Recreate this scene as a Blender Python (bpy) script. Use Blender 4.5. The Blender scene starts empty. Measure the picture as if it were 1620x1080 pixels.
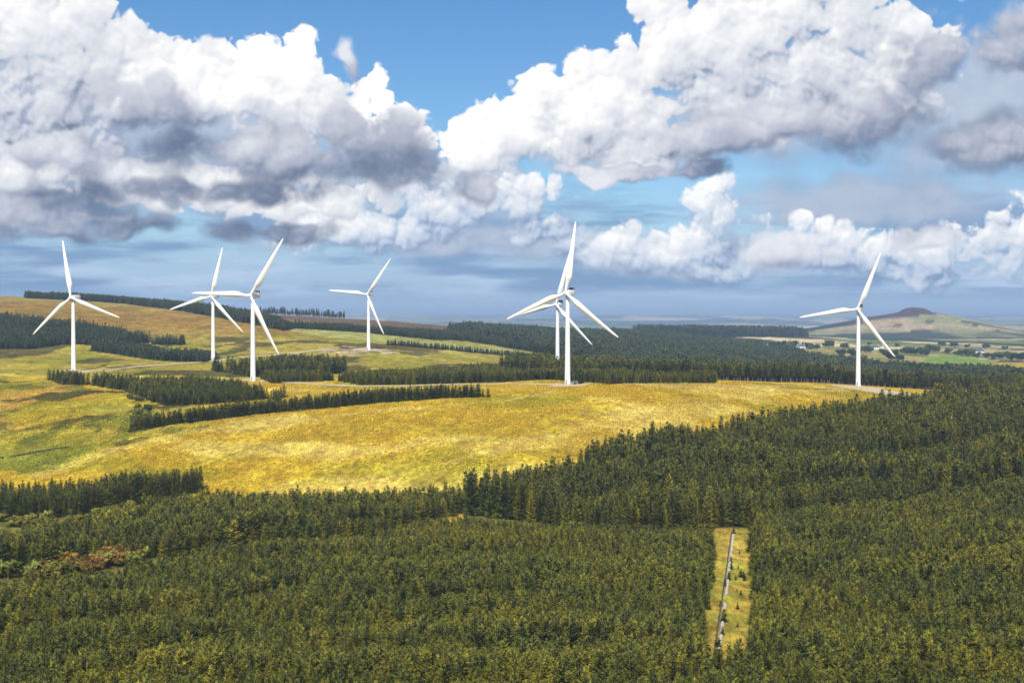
import bpy, bmesh, math, random
import numpy as np
R = math.radians
rng = np.random.default_rng(7)
random.seed(7)
sc = bpy.context.scene
col = sc.collection

# ------------------------------------------------------------------ camera
CAMZ = 100.0
F, CU, CV, HV = 2250.0, 810.0, 540.0, 497.0        # focal length and centre in photo pixels, horizon row
PITCH = math.atan((CV - HV) / F)
cam_d = bpy.data.cameras.new('camera')
cam_d.sensor_width = 36.0
cam_d.lens = 36.0 * F / 1620.0
cam_d.clip_start = 1.0
cam_d.clip_end = 250000.0
cam = bpy.data.objects.new('camera', cam_d)
col.objects.link(cam)
cam.location = (0, 0, CAMZ)
cam.rotation_euler = (math.pi / 2 - PITCH, 0, 0)
sc.camera = cam

# ------------------------------------------------------------------ light
SUN_EL, SUN_AZ = R(43.0), R(184.0)                  # the sun stands behind the viewer, slightly to the left
sun_d = bpy.data.lights.new('sun', 'SUN')
sun_d.energy = 4.6
sun_d.angle = R(0.53)
sun_d.color = (1.0, 0.955, 0.88)
sun = bpy.data.objects.new('sun', sun_d)
col.objects.link(sun)
sun.rotation_euler = (math.pi / 2 - SUN_EL, 0, math.pi - SUN_AZ)
sc.view_settings.view_transform = 'Standard'
sc.view_settings.look = 'None'
sc.view_settings.exposure = 0.2
sc.view_settings.gamma = 1.0
sc.view_settings.use_curve_mapping = False
sc.cycles.max_bounces = 4
sc.cycles.diffuse_bounces = 2
sc.cycles.glossy_bounces = 1
sc.cycles.transmission_bounces = 2
sc.cycles.volume_bounces = 0
sc.cycles.transparent_max_bounces = 4
sc.cycles.use_denoising = True
sc.cycles.use_adaptive_sampling = True
sc.cycles.adaptive_threshold = 0.02
sc.cycles.adaptive_min_samples = 12

#SKY_BEGIN
SKY_STRENGTH = 0.09
class NB:                                            # small node builder for one tree
    def __init__(s, t): s.t = t
    def link(s, v, sock):
        if isinstance(v, (int, float)): sock.default_value = v
        elif isinstance(v, (tuple, list)): sock.default_value = (*v, 1.0) if sock.type == 'RGBA' and len(v) == 3 else v
        else: s.t.links.new(v, sock)
    def m(s, op, a, b=0.0, c=0.0, clamp=False):
        n = s.t.nodes.new('ShaderNodeMath'); n.operation = op; n.use_clamp = clamp
        for i, v in enumerate((a, b, c)): s.link(v, n.inputs[i])
        return n.outputs[0]
    def vm(s, op, a, b=(0, 0, 0), c=(0, 0, 0), scale=None):
        n = s.t.nodes.new('ShaderNodeVectorMath'); n.operation = op
        s.link(a, n.inputs[0]); s.link(b, n.inputs[1])
        if op == 'MULTIPLY_ADD': s.link(c, n.inputs[2])
        if scale is not None: s.link(scale, n.inputs['Scale'])
        return n.outputs['Value'] if op in ('LENGTH', 'DOT_PRODUCT') else n.outputs[0]
    def noise(s, vec, scale, detail=5.0, rough=.55, col_=False, dim='2D'):
        n = s.t.nodes.new('ShaderNodeTexNoise'); n.noise_dimensions = dim
        n.inputs['Scale'].default_value = scale; n.inputs['Detail'].default_value = detail; n.inputs['Roughness'].default_value = rough
        s.link(vec, n.inputs['Vector']); return n.outputs['Color' if col_ else 'Fac']
    def vor(s, vec, scale, detail=3.0, rough=.5):
        n = s.t.nodes.new('ShaderNodeTexVoronoi'); n.voronoi_dimensions = '2D'; n.feature = 'F1'
        n.inputs['Scale'].default_value = scale; n.inputs['Detail'].default_value = detail; n.inputs['Roughness'].default_value = rough
        s.link(vec, n.inputs['Vector']); return n.outputs['Distance']
    def ramp(s, v, a, b, c=0.0, d=1.0, kind='SMOOTHSTEP'):
        n = s.t.nodes.new('ShaderNodeMapRange'); n.interpolation_type = kind
        for i, q in enumerate((v, a, b, c, d)): s.link(q, n.inputs[i])
        return n.outputs[0]
    def mix(s, f, a, b):
        n = s.t.nodes.new('ShaderNodeMix'); n.data_type = 'RGBA'
        s.link(f, n.inputs[0])
        for v, k in ((a, 6), (b, 7)): s.link(v, n.inputs[k])
        return n.outputs[2]
    def mixf(s, f, a, b):
        n = s.t.nodes.new('ShaderNodeMix')
        for v, k in ((f, 0), (a, 2), (b, 3)): s.link(v, n.inputs[k])
        return n.outputs[0]
def sky_texture(t):
    sky = t.nodes.new('ShaderNodeTexSky'); sky.sky_type = 'NISHITA'; sky.sun_disc = False
    sky.sun_elevation = SUN_EL; sky.sun_rotation = SUN_AZ; sky.altitude = 300; sky.air_density = 1.0; sky.dust_density = 0.1; sky.ozone_density = 6.0
    return sky
world = bpy.data.worlds.new('World')
sc.world = world
world.use_nodes = True
def world_nodes():
    nt = world.node_tree; nt.nodes.clear(); b = NB(nt)
    tc = nt.nodes.new('ShaderNodeTexCoord'); sky = sky_texture(nt)
    # scattered cloud carries on over the rest of the sky
    n = b.noise(b.vm('MULTIPLY', tc.outputs['Generated'], (1, 1, 1.6)), 3.2, 3.0, .55, dim='3D')
    c = b.mix(b.m('MULTIPLY', b.ramp(n, .46, .60), .85), sky.outputs[0], tuple(v / SKY_STRENGTH for v in (.66, .68, .74)))
    bg = nt.nodes.new('ShaderNodeBackground'); nt.links.new(c, bg.inputs[0]); bg.inputs[1].default_value = SKY_STRENGTH
    wo = nt.nodes.new('ShaderNodeOutputWorld'); nt.links.new(bg.outputs[0], wo.inputs[0])
world_nodes()
# heaps of cloud: bearing and height of each lobe as read off the photo, half width, reach up, reach down
CL_FAR = [(1050, 400, 130, 60, 45), (1130, 350, 65, 70, 60), (1120, 415, 140, 50, 35), (950, 390, 100, 60, 50), (1290, 390, 190, 55, 55), (1440, 400, 150, 50, 50), (1610, 385, 90, 70, 60), (1490, 430, 190, 30, 30),
          (720, 330, 170, 85, 70), (600, 365, 180, 60, 45), (820, 320, 80, 70, 60), (520, 345, 110, 40, 35), (870, 370, 100, 50, 35), (1560, 440, 90, 14, 14)]
CL_MAIN = [(1045, 140, 110, 80, 80), (1130, 110, 110, 80, 80), (350, 150, 90, 50, 60), (480, 160, 90, 45, 50), (40, 60, 200, 170, 190), (210, 120, 180, 95, 130), (60, 240, 190, 110, 75), (290, 115, 80, 55, 70), (430, 115, 110, 75, 80), (590, 165, 65, 60, 70), (640, 215, 34, 50, 45), (490, 185, 130, 55, 70), (180, 285, 260, 80, 65), (450, 295, 260, 70, 65),
           (840, 195, 130, 100, 85), (750, 230, 110, 70, 60), (950, 165, 170, 95, 110), (1090, 80, 150, 150, 160), (1240, 60, 240, 180, 190), (1390, 110, 140, 130, 130), (1000, 245, 180, 70, 45), (1180, 180, 180, 90, 70)]
CL_GREY = [(235, 165, 100, 62, 60), (110, 240, 120, 42, 55), (400, 245, 290, 50, 55), (562, 95, 26, 48, 55), (560, 215, 120, 65, 65), (610, 265, 110, 50, 40), (320, 300, 280, 34, 32), (60, 335, 150, 38, 35),
           (1230, 205, 190, 60, 42), (1370, 195, 170, 75, 55), (1120, 215, 90, 40, 35), (150, 360, 200, 30, 30), (430, 370, 170, 28, 28), (760, 300, 60, 40, 30), (1240, 400, 90, 40, 40), (1460, 385, 60, 25, 22), (1490, 95, 110, 70, 75), (1610, 75, 90, 75, 70), (1110, 272, 90, 20, 20), (1560, 235, 150, 60, 50), (940, 272, 200, 16, 18)]
CL_VEIL = [(60, 200, 260, 190, 170), (330, 240, 300, 120, 140), (560, 270, 180, 110, 110), (750, 300, 140, 60, 90), (1000, 230, 220, 50, 50), (1300, 180, 330, 130, 110), (1560, 200, 220, 160, 140), (1350, 320, 330, 60, 60), (1200, 400, 420, 40, 50), (700, 380, 400, 40, 40)]
def sky_material():
    mat = bpy.data.materials.new('sky_and_cumulus'); mat.use_nodes = True
    nt = mat.node_tree; nt.nodes.clear()
    b = NB(nt)
    def ae(u, v):                                   # photo pixel -> bearing and elevation in degrees
        a = math.atan((u - CU) / F); e = math.atan((HV - v) / F * math.cos(a))
        return math.degrees(a), math.degrees(e)
    PX = math.degrees(1 / F)
    def wrap(name, fn):
        g = bpy.data.node_groups.new(name, 'ShaderNodeTree')
        g.interface.new_socket('P', in_out='INPUT', socket_type='NodeSocketVector'); g.interface.new_socket('T', in_out='OUTPUT', socket_type='NodeSocketFloat')
        gi = g.nodes.new('NodeGroupInput'); go = g.nodes.new('NodeGroupOutput')
        g.links.new(fn(NB(g), gi.outputs[0]), go.inputs[0])
        def use(off=None):
            q = P if off is None else b.vm('ADD', P, off)
            n = nt.nodes.new('ShaderNodeGroup'); n.node_tree = g; b.link(q, n.inputs[0]); return n.outputs[0]
        return use
    geo = nt.nodes.new('ShaderNodeNewGeometry')
    D = b.vm('NORMALIZE', b.vm('SUBTRACT', geo.outputs['Position'], (0, 0, CAMZ)))
    sx = nt.nodes.new('ShaderNodeSeparateXYZ'); nt.links.new(D, sx.inputs[0]); X, Y, Z = sx.outputs
    az = b.m('MULTIPLY', b.m('ARCTAN2', X, Y), 180 / math.pi); el = b.m('MULTIPLY', b.m('ARCSINE', Z), 180 / math.pi); nel = b.m('MULTIPLY', el, -1.0)
    cb = nt.nodes.new('ShaderNodeCombineXYZ')
    for i, q in enumerate((az, el, nel)): nt.links.new(q, cb.inputs[i])
    P = cb.outputs[0]
    sky = sky_texture(nt); nt.links.new(D, sky.inputs[0])
    hs = nt.nodes.new('ShaderNodeHueSaturation'); hs.inputs['Saturation'].default_value = 1.15; nt.links.new(sky.outputs[0], hs.inputs['Color'])
    shade = b.vm('SCALE', hs.outputs[0], scale=SKY_STRENGTH)
    def over(colour, alpha):
        nonlocal shade
        shade = b.mix(alpha, shade, colour)
    def layer(name, blobs, seed, lo, mid, hi, edge=.25, soft=.35, warp=1.0, a_f=.55, a_b=.5, sf=.5, sb=.7, opac=1.0, bias=.5, kbig=.42, kmid=1.0, kfine=1.1, big=2.2):
        off = (seed * 17.3, seed * 9.1, seed * 3.7)
        def body(g, p):
            q = g.vm('ADD', p, off)
            w = g.vm('SCALE', g.vm('SUBTRACT', g.noise(q, .38, 2.0, .5, True), (.5, .5, .5)), scale=warp * 1.6)
            pw = g.vm('ADD', p, w); d = None
            for (u, v, ru, rt, rb) in blobs:
                a, e = ae(u, v); ix, iu, idn = 1 / (ru * PX), 1 / (rt * PX), 1 / (rb * PX)
                r = g.vm('MULTIPLY_ADD', pw, (ix, iu, idn), (-a * ix, -e * iu, e * idn))
                L = g.vm('LENGTH', g.vm('MAXIMUM', r, (-1e9, 0, 0)))
                d = L if d is None else g.m('SMOOTH_MIN', d, L, .25)
            bd = g.m('MINIMUM', g.m('MULTIPLY', g.m('SUBTRACT', 1.0, d), 2.1), 1.5)
            # beyond the mapped clouds a drifting field goes on
            s2 = g.t.nodes.new('ShaderNodeSeparateXYZ'); g.t.links.new(p, s2.inputs[0])
            away = g.m('MAXIMUM', g.ramp(g.m('ABSOLUTE', s2.outputs[0]), 22, 27), g.ramp(s2.outputs[1], 13.5, 17))
            free = g.m('MINIMUM', g.m('MULTIPLY', g.m('SUBTRACT', g.noise(g.vm('MULTIPLY', q, (.6, 1, 1)), .09, 3.0, .5), .53), 7.0), 1.15)
            return g.mixf(away, bd, free)
        def rough(g, p):
            q = g.vm('ADD', p, off)
            n1 = g.m('SUBTRACT', g.noise(q, sf, 7.0, .52), .5)
            vd = g.vor(g.vm('ADD', q, g.vm('SCALE', g.noise(q, .9, 1.0, .5, True), scale=.55)), sb, 3.0, .52)
            bl = g.m('SUBTRACT', .28, g.m('MULTIPLY', vd, vd))
            return g.m('ADD', g.m('MULTIPLY', n1, a_f * 2), g.m('MULTIPLY', bl, a_b * 2))
        fb = wrap(name + '_body', body); fr = wrap(name + '_billow', rough)
        b0 = fb(); b1 = fb((-.75, big, -big)); r0 = fr(); r1 = fr((-.09, .2, -.2)); r2 = fr((-.30, .62, -.62))
        t = b.m('ADD', b0, r0)
        s = b.m('MULTIPLY_ADD', b.m('SUBTRACT', b0, b1), kbig, bias)
        s = b.m('MULTIPLY_ADD', b.m('SUBTRACT', r0, r1), kfine, s)
        s = b.m('MULTIPLY_ADD', b.m('SUBTRACT', r0, r2), kmid, s)
        c = b.mix(b.ramp(s, -.05, .5), lo, mid); c = b.mix(b.ramp(s, .38, 1.5, 0.0, 1.0, 'LINEAR'), c, hi)
        e1 = b.ramp(s, .2, .8, soft, edge)
        over(c, b.m('MULTIPLY', b.ramp(t, .0, e1), opac))
    # thin sheets low over the plain
    Q = b.vm('MULTIPLY', P, (.13, 1.0, 1.0))
    st = b.noise(Q, .95, 6, .6); low = b.m('MULTIPLY', b.ramp(el, .2, 1.2), b.ramp(el, 6.5, 3.2))
    over((.22, .38, .66), b.ramp(el, 6.0, .0, 0.0, .8))
    over((.50, .61, .79), b.m('MULTIPLY', b.m('MULTIPLY', b.ramp(st, .46, .68), low), .7))
    st2 = b.noise(b.vm('ADD', Q, (3.3, 9.1, 2)), .8, 5, .55)
    over((.14, .25, .45), b.m('MULTIPLY', b.m('MULTIPLY', b.ramp(st2, .40, .60), low), .75))
    layer('cloud_veil', CL_VEIL, 4, (.20, .28, .43), (.38, .45, .58), (.62, .66, .74), 1.1, 1.5, 1.0, .55, .10, .35, .5, .92, .42, .25, .40, .25)
    layer('cumulus_far', CL_FAR, 1, (.18, .27, .45), (.44, .53, .67), (.97, .955, .94), .45, 1.1, .9, .85, .36, .42, .85, .92, .36, .44, .34, .50, 1.3)
    layer('cumulus', CL_MAIN, 2, (.16, .20, .30), (.50, .54, .63), (.97, .955, .94), .22, .9, 1.0, .50, .36, .36, .55, 1.0, .60, .52, .34, .60)
    layer('cumulus_shaded', CL_GREY, 3, (.115, .155, .25), (.26, .30, .41), (.74, .75, .80), .9, 1.3, 1.2, .85, .24, .36, .6, .95, .14, .44, .32, .42, 1.5)
    em = nt.nodes.new('ShaderNodeEmission'); nt.links.new(shade, em.inputs[0]); em.inputs[1].default_value = 1.0
    out = nt.nodes.new('ShaderNodeOutputMaterial'); nt.links.new(em.outputs[0], out.inputs[0])
    mat.cycles.emission_sampling = 'NONE'
    return mat
def sky_dome():
    """the half of the sky ahead: a shell 90 km off, from below the horizon to well above the frame"""
    A = np.radians(np.linspace(-80, 80, 81)); E = np.radians(np.linspace(-1.5, 34, 19)); Rk = 90000.0
    V = [(Rk * math.cos(e) * math.sin(a), Rk * math.cos(e) * math.cos(a), CAMZ + Rk * math.sin(e)) for e in E for a in A]
    n = len(A); Fc = [(i * n + j, i * n + j + 1, (i + 1) * n + j + 1, (i + 1) * n + j) for i in range(len(E) - 1) for j in range(n - 1)]
    me = bpy.data.meshes.new('sky'); me.from_pydata(V, [], Fc); me.polygons.foreach_set('use_smooth', np.ones(len(Fc), bool))
    me.materials.append(sky_material())
    o = bpy.data.objects.new('sky', me); col.objects.link(o); o['kind'] = 'structure'
sky_dome()
#SKY_END

# ------------------------------------------------------------------ noise
class VNoise:
    def __init__(self, seed, n=256):
        self.t = np.random.default_rng(seed).random((n, n)); self.n = n
    def __call__(self, x, y):
        x0 = np.floor(x).astype(int); y0 = np.floor(y).astype(int)
        fx = x - x0; fy = y - y0
        fx = fx * fx * fx * (fx * (fx * 6 - 15) + 10); fy = fy * fy * fy * (fy * (fy * 6 - 15) + 10)
        n = self.n; t = self.t
        a = t[x0 % n, y0 % n]; b = t[(x0 + 1) % n, y0 % n]; c = t[x0 % n, (y0 + 1) % n]; d = t[(x0 + 1) % n, (y0 + 1) % n]
        return (a * (1 - fx) + b * fx) * (1 - fy) + (c * (1 - fx) + d * fx) * fy
def fbm(seed, x, y, oct=4, gain=0.5):
    s = 0; a = 1; tot = 0
    for i in range(oct):
        s = s + a * VNoise(seed * 17 + i)(x * 2 ** i + 13.7 * i, y * 2 ** i + 5.1 * i); tot += a; a *= gain
    return s / tot                                   # 0..1

# ------------------------------------------------------------------ terrain heights
# drop below the camera (m) along rays of constant bearing: bearing column u -> (distance, drop)
NEAR = [(20, 79), (100, 80), (250, 81), (350, 81), (450, 81), (530, 80.5)]
COLS = {
 -500: NEAR + [(640, 72), (800, 55), (1000, 45), (1300, 38), (1600, 20), (2000, -15), (2500, -40), (3500, -30), (6000, 40), (14000, 60), (40000, 60)],
 0: NEAR + [(575, 80), (640, 73), (700, 63), (800, 56), (900, 51), (1000, 48), (1100, 46), (1200, 45), (1300, 43.5), (1400, 41), (1500, 37), (1600, 30), (1700, 21), (1800, 11), (2000, -8), (2200, -22), (2400, -32), (2600, -33), (3000, -20), (4500, 40), (8000, 80), (14000, 90), (40000, 60)],
 200: NEAR + [(580, 80), (640, 75), (700, 66), (750, 62), (800, 58), (900, 52), (1000, 49), (1154, 46), (1300, 44), (1400, 42), (1500, 38), (1700, 27), (1900, 10), (2100, -6), (2300, -16), (2500, -22), (2700, -22), (3200, 0), (4500, 50), (8000, 80), (14000, 90), (40000, 60)],
 400: NEAR + [(580, 81), (640, 78), (700, 70), (800, 58), (900, 50), (1000, 46), (1100, 46), (1200, 46), (1323, 43), (1500, 36), (1700, 28), (1900, 17), (2100, 8), (2300, 4), (2600, 2), (3000, 0), (3300, 6), (4500, 60), (8000, 90), (14000, 95), (40000, 60)],
 600: NEAR + [(580, 81), (640, 77), (700, 70), (800, 59), (850, 54), (900, 50), (950, 47), (1000, 46), (1100, 46), (1200, 46), (1300, 45), (1400, 42), (1534, 37.5), (1700, 34), (1900, 28), (2100, 22), (2400, 18), (2800, 15), (3200, 10), (3600, 8), (4000, 20), (6000, 80), (10000, 100), (14000, 95), (20000, 80), (40000, 30)],
 800: NEAR + [(580, 78), (640, 69), (700, 62), (800, 53), (850, 50), (900, 47.5), (940, 46.6), (1000, 46.5), (1100, 47), (1200, 49), (1400, 52), (1600, 52), (1800, 48), (2000, 44), (2300, 40), (2600, 35), (2800, 32), (2950, 34), (3500, 55), (4500, 80), (7000, 110), (10000, 112), (14000, 105), (20000, 90), (40000, 30)],
 1000: NEAR + [(580, 80), (640, 74), (700, 64), (750, 58), (800, 53), (850, 49), (900, 46.5), (950, 44.7), (985, 44.4), (1050, 48), (1150, 55), (1300, 58), (1500, 62), (1800, 62), (2100, 60), (2400, 57), (2800, 51), (3200, 45), (3400, 43), (3800, 52), (6000, 100), (10000, 120), (14000, 115), (20000, 100), (40000, 40)],
 1200: NEAR + [(600, 78), (700, 70), (780, 59), (850, 53), (900, 50), (950, 47), (1000, 45.5), (1030, 46), (1100, 50), (1200, 57), (1400, 66), (1700, 70), (2000, 72), (2500, 74), (3000, 72), (3500, 69), (4000, 62), (4500, 61), (6000, 92), (10000, 115), (14000, 110), (20000, 100), (40000, 40)],
 1400: NEAR + [(600, 77), (700, 74), (800, 70), (900, 66), (1000, 62), (1060, 60), (1116, 57.5), (1150, 58), (1250, 66), (1400, 72), (1700, 76), (2000, 78), (2500, 80), (3000, 80), (3700, 80), (4500, 80), (5500, 90), (7000, 100), (10000, 115), (14000, 110), (20000, 100), (40000, 40)],
 1620: [(20, 77), (300, 78), (400, 78), (500, 77), (600, 75), (700, 72), (800, 68), (900, 64), (1000, 62), (1100, 62), (1200, 66), (1400, 76), (1700, 80), (2000, 82), (2500, 83), (3000, 84), (4000, 85), (5000, 88), (6500, 92), (9000, 100), (14000, 110), (20000, 100), (40000, 40)],
 2100: [(20, 77), (300, 77), (500, 76), (700, 70), (900, 63), (1100, 60), (1400, 72), (2000, 82), (3000, 84), (5000, 88), (9000, 100), (20000, 100), (40000, 40)],
}
NLD, NAZ = 900, 520
LD0, LD1 = math.log(20.0), math.log(45000.0)
ldg = np.linspace(LD0, LD1, NLD)
uk = np.array(sorted(COLS))
tab = np.stack([np.interp(ldg, np.log([p[0] for p in COLS[u]]), [p[1] for p in COLS[u]]) for u in uk])
ug = np.linspace(uk[0], uk[-1], NAZ)
tab2 = np.stack([np.interp(ug, uk, tab[:, j]) for j in range(NLD)], 1)       # NAZ x NLD
def smooth(a, s, ax):
    k = np.arange(-3 * s, 3 * s + 1); w = np.exp(-0.5 * (k / s) ** 2); w /= w.sum()
    pad = [(0, 0), (0, 0)]; pad[ax] = (3 * s, 3 * s)
    p = np.pad(a, pad, mode='edge')
    return np.apply_along_axis(lambda r: np.convolve(r, w, 'valid'), ax, p)
tab2 = smooth(smooth(tab2, 4, 1), 14, 0)
HILLX, HILLY = (1452 - CU) / F * 6300, 6300.0
def G(x, y):
    """ground height (m) at plan position"""
    x = np.asarray(x, float); y = np.asarray(y, float)
    d = np.maximum(y, np.hypot(x, y) * 0.35); d = np.maximum(d, 21.0)
    u = CU + F * x / d
    iu = np.clip((u - uk[0]) / (uk[-1] - uk[0]) * (NAZ - 1), 0, NAZ - 1.001)
    il = np.clip((np.log(d) - LD0) / (LD1 - LD0) * (NLD - 1), 0, NLD - 1.001)
    a = iu.astype(int); b = il.astype(int); fa = iu - a; fb = il - b
    drop = (tab2[a, b] * (1 - fa) + tab2[a + 1, b] * fa) * (1 - fb) + (tab2[a, b + 1] * (1 - fa) + tab2[a + 1, b + 1] * fa) * fb
    z = CAMZ - drop
    # undulation, larger with distance
    w1 = np.interp(d, [0, 600, 700, 1500, 3000, 6000, 12000, 40000], [0.6, 0.8, 1.6, 3, 6, 12, 70, 190])
    z = z + w1 * (fbm(3, x / 90 , y / 140, 3) - 0.5) * np.interp(d, [0, 2500, 5000], [1, 1, 0.2])
    z = z + w1 * 1.6 * (fbm(4, x / 2600, y / 1500, 3) - 0.5) * np.interp(d, [0, 3000, 6000], [0, 0, 1])
    # the conical hill
    dx = x - HILLX; dy = (y - HILLY)
    rad = np.hypot(dx / np.where(dx < 0, 640.0, 500.0), dy / 700.0)
    prof = np.interp(rad, [0, .04, .08, .13, .2, .3, .45, .65, .85, 1.05, 1.3], [1, .985, .93, .81, .74, .67, .53, .34, .17, .06, 0])
    crag = (fbm(9, x / 60, y / 60, 4) - 0.5) * 16 * np.interp(rad, [0, .25, .45], [1, .6, 0])
    z = z + 134 * prof + crag
    return z
def px(u, v, d):
    """photo pixel at forward distance d -> world point"""
    a = (u - CU) / F; b = (CV - v) / F
    dy = math.cos(PITCH) + math.sin(PITCH) * b; dz = -math.sin(PITCH) + math.cos(PITCH) * b
    return np.array([a * d / dy, d, CAMZ + dz * d / dy])
DS = np.exp(np.linspace(math.log(60), math.log(40000), 3000))
def hit(u, v, h=0.0):
    """where the ray through a photo pixel meets the ground (or a canopy h metres above it)"""
    a = (u - CU) / F; b = (CV - v) / F
    dy = math.cos(PITCH) + math.sin(PITCH) * b; dz = -math.sin(PITCH) + math.cos(PITCH) * b
    x = a * DS / dy; z = CAMZ + dz * DS / dy
    g = G(x, DS) + h
    k = np.nonzero(z < g)[0]
    i = k[0] if len(k) else len(DS) - 1
    if 0 < i:
        e0 = z[i - 1] - g[i - 1]; e1 = z[i] - g[i]
        t = e0 / (e0 - e1) if len(k) else 1
        return np.array([x[i - 1] + (x[i] - x[i - 1]) * t, DS[i - 1] + (DS[i] - DS[i - 1]) * t])
    return np.array([x[i], DS[i]])
def poly(pts, h=0.0):
    """pixel outline -> plan outline; a third entry is the height above ground that the pixel shows"""
    return np.array([hit(p[0], p[1], p[2] if len(p) > 2 else h) for p in pts])
def inside(P, x, y):
    r = np.zeros(x.shape, bool); n = len(P)
    for i in range(n):
        x0, y0 = P[i]; x1, y1 = P[(i + 1) % n]
        if y0 == y1: continue
        c = ((y0 > y) != (y1 > y)) & (x < (x1 - x0) * (y - y0) / (y1 - y0) + x0)
        r ^= c
    return r
def distline(L, x, y):
    m = np.full(x.shape, 1e9)
    for (x0, y0), (x1, y1) in zip(L[:-1], L[1:]):
        vx, vy = x1 - x0, y1 - y0
        t = np.clip(((x - x0) * vx + (y - y0) * vy) / (vx * vx + vy * vy + 1e-9), 0, 1)
        m = np.minimum(m, np.hypot(x - x0 - t * vx, y - y0 - t * vy))
    return m

# ------------------------------------------------------------------ helpers
def tag(o, label=None, cat=None, group=None, kind=None):
    if label: o['label'] = label
    if cat: o['category'] = cat
    if group: o['group'] = group
    if kind: o['kind'] = kind
    return o
def link(o, parent=None):
    col.objects.link(o)
    if parent is not None: o.parent = parent
    return o
def empty(name, loc, rz=0.0):
    o = bpy.data.objects.new(name, None)
    o.empty_display_size = 0.5
    o.location = loc; o.rotation_euler = (0, 0, rz)
    return link(o)
def mesh_from(name, V, Fc, mat=None, smooth_=False, mats=None, mi=None):
    m = bpy.data.meshes.new(name)
    m.from_pydata([tuple(map(float, v)) for v in V], [], [tuple(map(int, f)) for f in Fc])
    for k in (mats or ([mat] if mat else [])): m.materials.append(k)
    if mi is not None: m.polygons.foreach_set('material_index', np.asarray(mi, np.int32))
    if smooth_: m.polygons.foreach_set('use_smooth', np.ones(len(m.polygons), bool))
    m.update()
    return m
def mobj(name, me, parent=None, loc=None):
    o = bpy.data.objects.new(name, me)
    if loc is not None: o.location = loc
    return link(o, parent)
class MB:
    def __init__(s): s.V = []; s.F = []
    def add(s, V, Fc):
        n = len(s.V); s.V += [tuple(v) for v in V]; s.F += [tuple(i + n for i in f) for f in Fc]; return s
    def box(s, c, d, bev=0.0):
        x, y, z = c; a, b, e = d[0] / 2, d[1] / 2, d[2] / 2
        if bev <= 0:
            V = [(x + i * a, y + j * b, z + k * e) for k in (-1, 1) for j in (-1, 1) for i in (-1, 1)]
            return s.add(V, [(0, 2, 3, 1), (4, 5, 7, 6), (0, 1, 5, 4), (2, 6, 7, 3), (0, 4, 6, 2), (1, 3, 7, 5)])
        rings = []
        for zz, q in ((-e, bev), (-e + bev, 0), (e - bev, 0), (e, bev)):
            A, B = a - q, b - q
            rings.append([(x + i, y + j, z + zz) for i, j in ((-A + bev, -B), (A - bev, -B), (A, -B + bev), (A, B - bev), (A - bev, B), (-A + bev, B), (-A, B - bev), (-A, -B + bev))])
        return s.loft(rings, True)
    def loft(s, rings, cap=True):
        n = len(rings[0]); V = [p for r in rings for p in r]; Fc = []
        for i in range(len(rings) - 1):
            for j in range(n):
                k = (j + 1) % n
                Fc.append((i * n + j, i * n + k, (i + 1) * n + k, (i + 1) * n + j))
        if cap:
            Fc.append(tuple(range(n - 1, -1, -1))); m = (len(rings) - 1) * n; Fc.append(tuple(range(m, m + n)))
        return s.add(V, Fc)
    def tube(s, p0, p1, r0, r1, n=8):
        p0 = np.array(p0, float); p1 = np.array(p1, float); a = p1 - p0; a /= np.linalg.norm(a)
        b = np.cross(a, (0, 0, 1) if abs(a[2]) < 0.9 else (1, 0, 0)); b /= np.linalg.norm(b); c = np.cross(a, b)
        ring = lambda p, r: [tuple(p + r * (math.cos(2 * math.pi * i / n) * b + math.sin(2 * math.pi * i / n) * c)) for i in range(n)]
        return s.loft([ring(p0, r0), ring(p1, r1)])
    def build(s, name, mat, parent=None, smooth_=False, loc=None):
        return mobj(name, mesh_from(name, s.V, s.F, mat, smooth_), parent, loc)

# ------------------------------------------------------------------ materials
def new_mat(name):
    m = bpy.data.materials.new(name); m.use_nodes = True
    n = m.node_tree; n.nodes.clear()
    out = n.nodes.new('ShaderNodeOutputMaterial'); b = n.nodes.new('ShaderNodeBsdfPrincipled')
    n.links.new(b.outputs[0], out.inputs[0])
    return m, n, b
def N(n, t, **k):
    o = n.nodes.new(t)
    for a, v in k.items():
        if a.startswith('i_'):
            key = a[2:]; key = int(key) if key.isdigit() else key
            o.inputs[key].default_value = v
        else: setattr(o, a, v)
    return o
def noise_mat(name, c0, c1, scale=1.0, rough=0.8, spec=0.2, bump=0.0, detail=5.0, metal=0.0):
    m, n, b = new_mat(name)
    tc = N(n, 'ShaderNodeTexCoord')
    no = N(n, 'ShaderNodeTexNoise', i_Scale=scale, i_Detail=detail, i_Roughness=0.6)
    n.links.new(tc.outputs['Object'], no.inputs['Vector'])
    ra = N(n, 'ShaderNodeMapRange', i_1=0.3, i_2=0.7)
    n.links.new(no.outputs['Fac'], ra.inputs[0])
    mx = N(n, 'ShaderNodeMix', data_type='RGBA')
    mx.inputs[6].default_value = (*c0, 1); mx.inputs[7].default_value = (*c1, 1)
    n.links.new(ra.outputs[0], mx.inputs[0]); n.links.new(mx.outputs[2], b.inputs['Base Color'])
    b.inputs['Roughness'].default_value = rough; b.inputs['Specular IOR Level'].default_value = spec
    b.inputs['Metallic'].default_value = metal
    if bump:
        bu = N(n, 'ShaderNodeBump', i_Strength=bump, i_Distance=0.05)
        n.links.new(no.outputs['Fac'], bu.inputs['Height']); n.links.new(bu.outputs[0], b.inputs['Normal'])
    return m

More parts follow.
